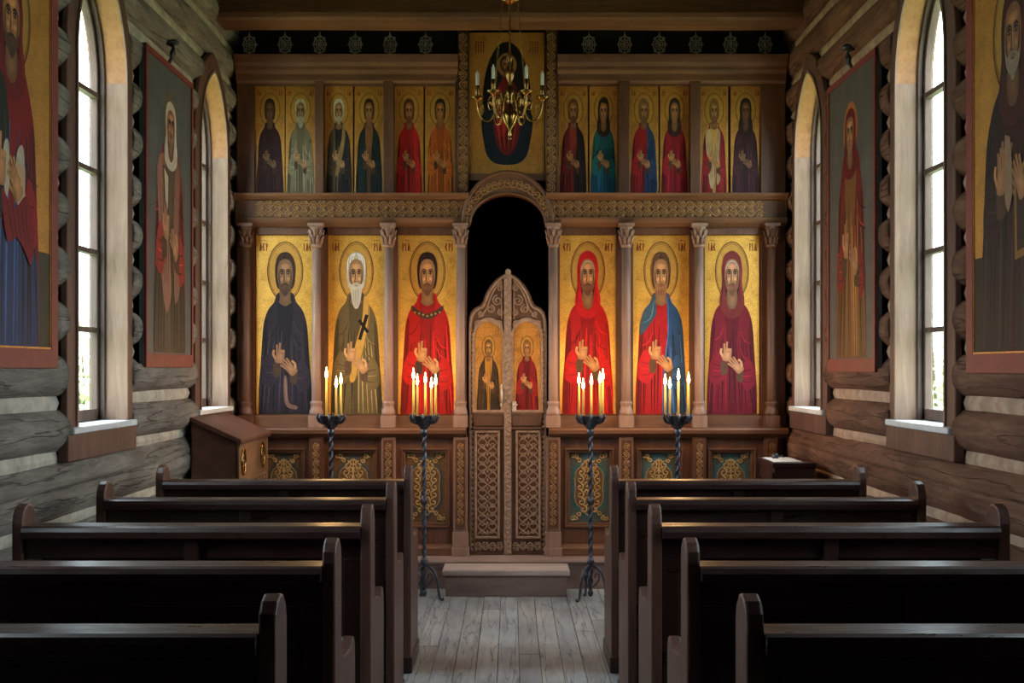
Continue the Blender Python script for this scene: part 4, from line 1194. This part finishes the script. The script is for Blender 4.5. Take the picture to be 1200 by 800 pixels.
# ------------------------------------------------------------------ candle stands and tapers
def make_stand():
    root = empty('candle_stand', (0, 0, 0))
    m = MB(); V = []; fs = []; n = 120; k_ = 8
    for i in range(n + 1):
        z = .10 + .96*i/n
        for k in range(k_):
            th = 2*PI*k/k_
            r = .0130*(1 + .38*math.cos(2*th))
            a = th + z*52
            V.append((r*math.cos(a), r*math.sin(a), z))
    for i in range(n):
        for k in range(k_):
            l = (k + 1) % k_
            fs.append((i*k_+k, i*k_+l, (i+1)*k_+l, (i+1)*k_+k))
    fs += [tuple(range(k_)), tuple(n*k_ + k for k in range(k_))]
    m.add(V, fs, 0, True); m.build('twisted_pole', M['iron'], root)
    for z in (.24, .62, 1.05):
        m = MB(); m.lathe([(.013, z - .03), (.022, z - .012), (.024, z), (.020, z + .012), (.013, z + .03)], (0,0,0), 12)
        m.build('knop', M['iron'], root)
    m = MB()
    m.lathe([(.012, 1.04), (.018, 1.065), (.034, 1.085), (.05, 1.105), (.062, 1.13), (.074, 1.148), (.078, 1.152), (.072, 1.152), (.05, 1.142), (.01, 1.138)], (0,0,0), 32, 0, True, 8, .05)
    for k in range(8):
        t = 2*PI*k/8; c_, s_ = math.cos(t), math.sin(t)
        m.tube([(c_*.05, s_*.05, 1.10), (c_*.075, s_*.075, 1.115), (c_*.088, s_*.088, 1.14), (c_*.084, s_*.084, 1.162), (c_*.074, s_*.074, 1.158)], [.006, .009, .009, .006, .003], 6)
    m.build('candle_dish', M['iron'], root)
    for k in range(3):
        t = PI/2 + 2*PI*k/3 + .25; c_, s_ = math.cos(t), math.sin(t)
        m = MB()
        m.tube([(c_*r, s_*r, z) for r, z in catmull([(.008, .215), (.03, .21), (.065, .18), (.088, .12), (.096, .055), (.106, .014), (.122, .010)], 4)], .0085, 7)
        m.tube([(c_*r, s_*r, z) for r, z in catmull([(.010, .08), (.035, .10), (.055, .135), (.05, .165), (.03, .16), (.032, .14)], 4)], .0055, 6)
        m.sphere((c_*.122, s_*.122, .011), .011, (1, 1, .95), 8, 5)
        m.build('foot', M['iron'], root)
    m = MB(); m.tube([(0,0,.20), (0,0,.05)], [.013, .012], 8); m.sphere((0,0,.045), .018, (1,1,1.4)); m.build('bottom_finial', M['iron'], root)
    return root
SD = 8.0
def make_taper(h):
    root = empty('taper_candle')
    m = MB(); m.lathe([(.0072, 0), (.0070, h*.5), (.0064, h - .004), (.004, h)], (0,0,0), 10); m.build('wax', M['wax'], root)
    m = MB(); m.tube([(0,0,h - .002), (.001,0,h + .010)], .0012, 5); m.build('wick', M['iron'], root)
    m = MB(); m.lathe([(.0014, h + .002), (.0076, h + .014), (.0092, h + .024), (.0072, h + .040), (.0034, h + .058), (.0003, h + .076)], (0,0,0), 10); m.build('flame', M['flame'], root)
    return root
SPOTS = [
 (388, 'outer left', 'wrought iron candle stand with three tapers, on the far left', [(382.5, 444, .0), (394, 455, -.03), (399.5, 451, .02)]),
 (497, 'inner left', 'wrought iron candle stand with five tapers, left of the step', [(484.5, 445, .02), (489, 452, -.04), (498.5, 450, .045), (505.5, 456, -.03), (510.5, 452, .02)]),
 (692, 'inner right', 'wrought iron candle stand with five tapers, right of the step', [(678.5, 451, .02), (683.5, 457, -.03), (693, 452, .05), (703, 450, -.03), (706.5, 446, .02)]),
 (794, 'outer right', 'wrought iron candle stand with four tapers, on the far right', [(779.5, 452, .02), (785, 456, -.03), (795, 446, .045), (807, 450, .0)]),
]
st0 = make_stand()
names = {3: ['left', 'middle', 'right'], 4: ['leftmost', 'second', 'third', 'rightmost'], 5: ['leftmost', 'second', 'middle', 'fourth', 'rightmost']}
DISH = 1.150
for i, (xp, nm, lab, cands) in enumerate(SPOTS):
    s = st0 if i == 0 else copy_tree(st0)
    sx = PX(xp, SD)
    s.location = (sx, SD, 0.001); tag(s, lab, 'candle stand', 'wrought iron candle stands')
    for k, (cx_, ytop, dy) in enumerate(cands):
        d = SD + dy
        h = PZ(ytop, d) - (DISH - .006)
        t = make_taper(h); t.location = (PX(cx_, d), d, DISH - .004)
        tag(t, '%s lit yellow taper of the %d on the %s stand' % (names[len(cands)][k], len(cands), nm), 'candle', 'lit tapers on the iron stands')
    L = bpy.data.lights.new('candle_light', 'POINT'); L.energy = 1.9*len(cands); L.color = (1.0, .58, .25); L.shadow_soft_size = .04
    lo = bpy.data.objects.new('candle_light', L); COL.objects.link(lo); lo.location = (sx, SD, 1.47)

# ------------------------------------------------------------------ chandelier
CD = 7.2
def cz(y): return PZ(y, CD)
CXX = PX(597.5, CD)
ch = empty('chandelier', (CXX, CD, 4.1)); tag(ch, 'small brass chandelier with six unlit white candles hanging on chains', 'chandelier')
class CB(MB):
    def build(self, name, mats, parent=ch, **k):
        self.v = [(a, b, c - 4.1) for a, b, c in self.v]
        return MB.build(self, name, mats, parent, **k)
m = CB()
m.lathe([(r, cz(y)) for r, y in ((.004,162), (.010,158), (.006,153), (.014,150), (.036,143), (.046,137), (.040,131), (.018,126), (.014,120), (.024,113), (.030,108), (.018,103), (.012,97), (.022,90), (.027,84), (.016,78), (.010,72), (.022,68), (.012,63), (.006,58))], (0,0,0), 16)
m.sphere((0, 0, cz(162)), .010)
m.build('hub', M['brass'])
def chain(mb, p0, p1, n, r=.0022):
    p0, p1 = Vector(p0), Vector(p1); d = (p1 - p0); L = d.length/n; t = d.normalized()
    a = t.orthogonal().normalized(); b = t.cross(a)
    for i in range(n):
        c = p0 + t*L*(i + .5); e = a if i % 2 else b
        mb.tube([c + t*math.cos(2*PI*k/8)*L*.62 + e*math.sin(2*PI*k/8)*L*.28 for k in range(8)], r, 4, 0, True)
m = CB(); chain(m, (0,0,cz(58)), (0,0,4.08), 36); m.build('chain', M['brass'])
m = CB(); m.lathe([(.008, cz(6)), (.03, cz(3)), (.055, cz(1)), (.05, cz(-1)), (.01, cz(-3))], (0,0,0), 14); m.build('crown_plate', M['brass'])
R_ = 38*CD/F
for k in range(3):
    t = 2*PI*k/3 + PI/6
    m = CB(); chain(m, (math.cos(t)*.05, math.sin(t)*.05, cz(1)), (math.cos(t)*R_*.55, math.sin(t)*R_*.55, cz(106)), 34, .0018); m.build('chain', M['brass'])
for k in range(6):
    t = 2*PI*k/6; c_, s_ = math.cos(t), math.sin(t)
    m = CB()
    m.tube([(c_*r*R_, s_*r*R_, cz(y)) for r, y in catmull([(.16,118), (.30,112), (.42,120), (.48,132), (.62,141), (.82,140), (.96,130), (1.0,117)], 5)], .0055, 7)
    m.tube([(c_*r*R_, s_*r*R_, cz(y)) for r, y in catmull([(.42,122), (.56,112), (.66,118), (.62,128), (.52,126)], 5)], .004, 6)
    m.tube([(c_*r*R_, s_*r*R_, cz(y)) for r, y in catmull([(.98,128), (.86,122), (.80,128), (.86,134)], 5)], .0035, 6)
    arm = m.build('arm', M['brass'])
    m = CB()
    m.lathe([(.006, cz(119)), (.014, cz(117)), (.033, cz(114.5)), (.036, cz(113)), (.030, cz(113.5)), (.010, cz(114)), (.010, cz(112)), (.013, cz(107)), (.013, cz(101)), (.011, cz(100))], (c_*R_, s_*R_, 0), 14); m.build('drip_pan', M['brass'], arm)
    m = CB(); m.lathe([(.0095, cz(101)), (.0095, cz(87)), (.006, cz(85.5)), (.0015, cz(83))], (c_*R_, s_*R_, 0), 10); m.build('candle', M['waxwhite'], arm)
m = CB(); m.lathe([(.05, 4.07), (.045, 4.085), (.02, 4.10)], (0,0,0), 14); m.build('ceiling_rose', M['brass'])

# ------------------------------------------------------------------ side cabinet (left) and chest (right)
cb = empty('lectern_cabinet', (-1.715, 7.80, 0)); tag(cb, 'brown slope-topped cabinet with gilt ovals under the far left window', 'cabinet')
x0, x1, ya, yb = -.125, .13, -.43, .43
zf, zw = 1.055, 1.17
m = MB(); m.prism([(x0, .0), (x1, .0), (x1, zf - .03), (x0, zw - .03)], lambda p: (p[0], ya, p[1]), lambda p: (p[0], yb, p[1])); m.build('carcass', M['cab'], cb)
m = MB(); sl = (zf - zw)/(x1 - x0)
m.prism([(x0, zw - .03), (x1 + .035, zf - .03 + sl*.035), (x1 + .04, zf + sl*.035 - .01), (x1 + .035, zf + sl*.035), (x0, zw)], lambda p: (p[0], ya - .03, p[1]), lambda p: (p[0], yb + .03, p[1]))
m.build('sloped_top', M['cab'], cb, bevel=.004)
m = MB(); m.box(x1, x1 + .012, ya, yb, .78, zf - .035); m.box(x1 + .012, x1 + .02, ya, yb, .775, .80); m.box(x1 + .012, x1 + .02, ya, yb, .995, 1.02)
for yy in (ya, yb - .03): m.box(x1, x1 + .02, yy, yy + .03, .05, 1.02)
m.box(x1, x1 + .02, ya, yb, .05, .12)
fr = m.build('front_frame', M['cabfront'], cb, bevel=.003)
for yy in (ya + .14, yb - .14):
    m = MB(); m.tube([(x1 + .014, yy + .05*math.cos(2*PI*k/20), .90 + .075*math.sin(2*PI*k/20)) for k in range(20)], .009, 6, 0, True)
    for k in range(6): m.sphere((x1 + .012, yy + .02*math.cos(PI*k/3), .90 + .035*math.sin(PI*k/3)), .010, (.5, 1, 1.3), 6, 4)
    m.build('gilt_oval', M['brass'], cb)
for k in range(8):
    yy = ya + .08 + k*(yb - ya - .16)/7
    m = MB(); m.lathe([(.016, .12), (.016, .2), (.010, .24), (.016, .45), (.010, .66), (.016, .70), (.016, .775)], (x1 + .004, yy, 0), 10); m.build('baluster', M['cabfront'], cb)

cs = empty('wooden_chest', (1.665, 7.74, 0)); tag(cs, 'dark red-brown wooden chest against the right log wall by the front pew', 'chest')
m = MB(); m.box(-.12, .12, -.235, .235, .03, .865)
m.box(-.127, -.119, -.235, .235, .05, .12); m.box(-.127, -.119, -.235, .235, .78, .84)
for yy in (-.235, .195): m.box(-.127, -.119, yy, yy + .04, .05, .84)
m.build('body', M['chest'], cs, bevel=.005)
m = MB(); m.box(-.135, .125, -.25, .25, .865, .895); m.build('lid', M['chest'], cs, bevel=.006)
m = MB(); m.box(-.125, .12, -.24, .24, 0, .03); m.build('plinth', M['chest'], cs)
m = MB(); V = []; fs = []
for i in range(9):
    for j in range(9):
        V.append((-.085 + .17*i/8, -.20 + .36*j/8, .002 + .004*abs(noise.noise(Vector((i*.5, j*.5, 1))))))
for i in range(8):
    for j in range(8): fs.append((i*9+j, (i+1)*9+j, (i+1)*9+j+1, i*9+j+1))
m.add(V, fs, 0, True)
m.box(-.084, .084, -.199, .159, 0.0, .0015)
pp = m.build('paper_sheet', M['paper']); pp.location = (1.635, 7.74, .8955); tag(pp, 'white paper sheet lying on top of the chest by the right wall', 'paper')  # sheet's size and whiteness also stand in for window light on the lid
m = MB(); m.lathe([(.02, 0), (.024, .01), (.022, .022), (.012, .028)], (0,0,0), 14); m.tube([(.02, 0, .014), (.05, .01, .012)], .005, 6)
sn = m.build('candle_snuffer', M['iron']); sn.location = (1.61, 7.80, .9005); tag(sn, 'small dark iron snuffer cup on the white paper sheet', 'snuffer')

# ------------------------------------------------------------------ outdoors
m = MB(); m.box(-60, 60, -30, 90, -.6, -.45); tag(m.build('ground', M['grass']), kind='structure')
def bush(side, x, y, h, seed, lab):
    r = random.Random(seed)
    root = empty('leafy_shrub', (x, y, -.45)); tag(root, lab, 'shrub')
    m = MB()
    tips = []
    for k in range(9):
        a = r.uniform(0, 2*PI); l = r.uniform(.5, 1.3)
        p = [(0,0,0), (math.cos(a)*l*.3, math.sin(a)*l*.3, h*.4), (math.cos(a)*l*.8, math.sin(a)*l*.8, h*r.uniform(.7, 1))]
        q = catmull(p, 5); tips += q[4:]
        m.tube(q, [.05*(1 - .8*i/len(q)) for i in range(len(q))], 6)
    m.build('stems', M['bark'], root)
    m = MB()
    for i in range(1500):
        t = r.choice(tips); c = Vector(t) + Vector((r.gauss(0,.4), r.gauss(0,.4), r.gauss(0,.35)))
        u = Vector((r.gauss(0,1), r.gauss(0,1), r.gauss(0,1))).normalized()*.09; v_ = u.orthogonal().normalized()*.05
        m.add([c - u, c + v_, c + u, c - v_], [(0,1,2,3)])
    m.build('foliage', M['leaf'], root, recalc=False)
bush(-1, -6.6, 20.0, 2.5, 1, 'pale green leafy shrub outside the near left window')
bush(1, 6.7, 20.0, 2.5, 2, 'pale green leafy shrub outside the near right window')
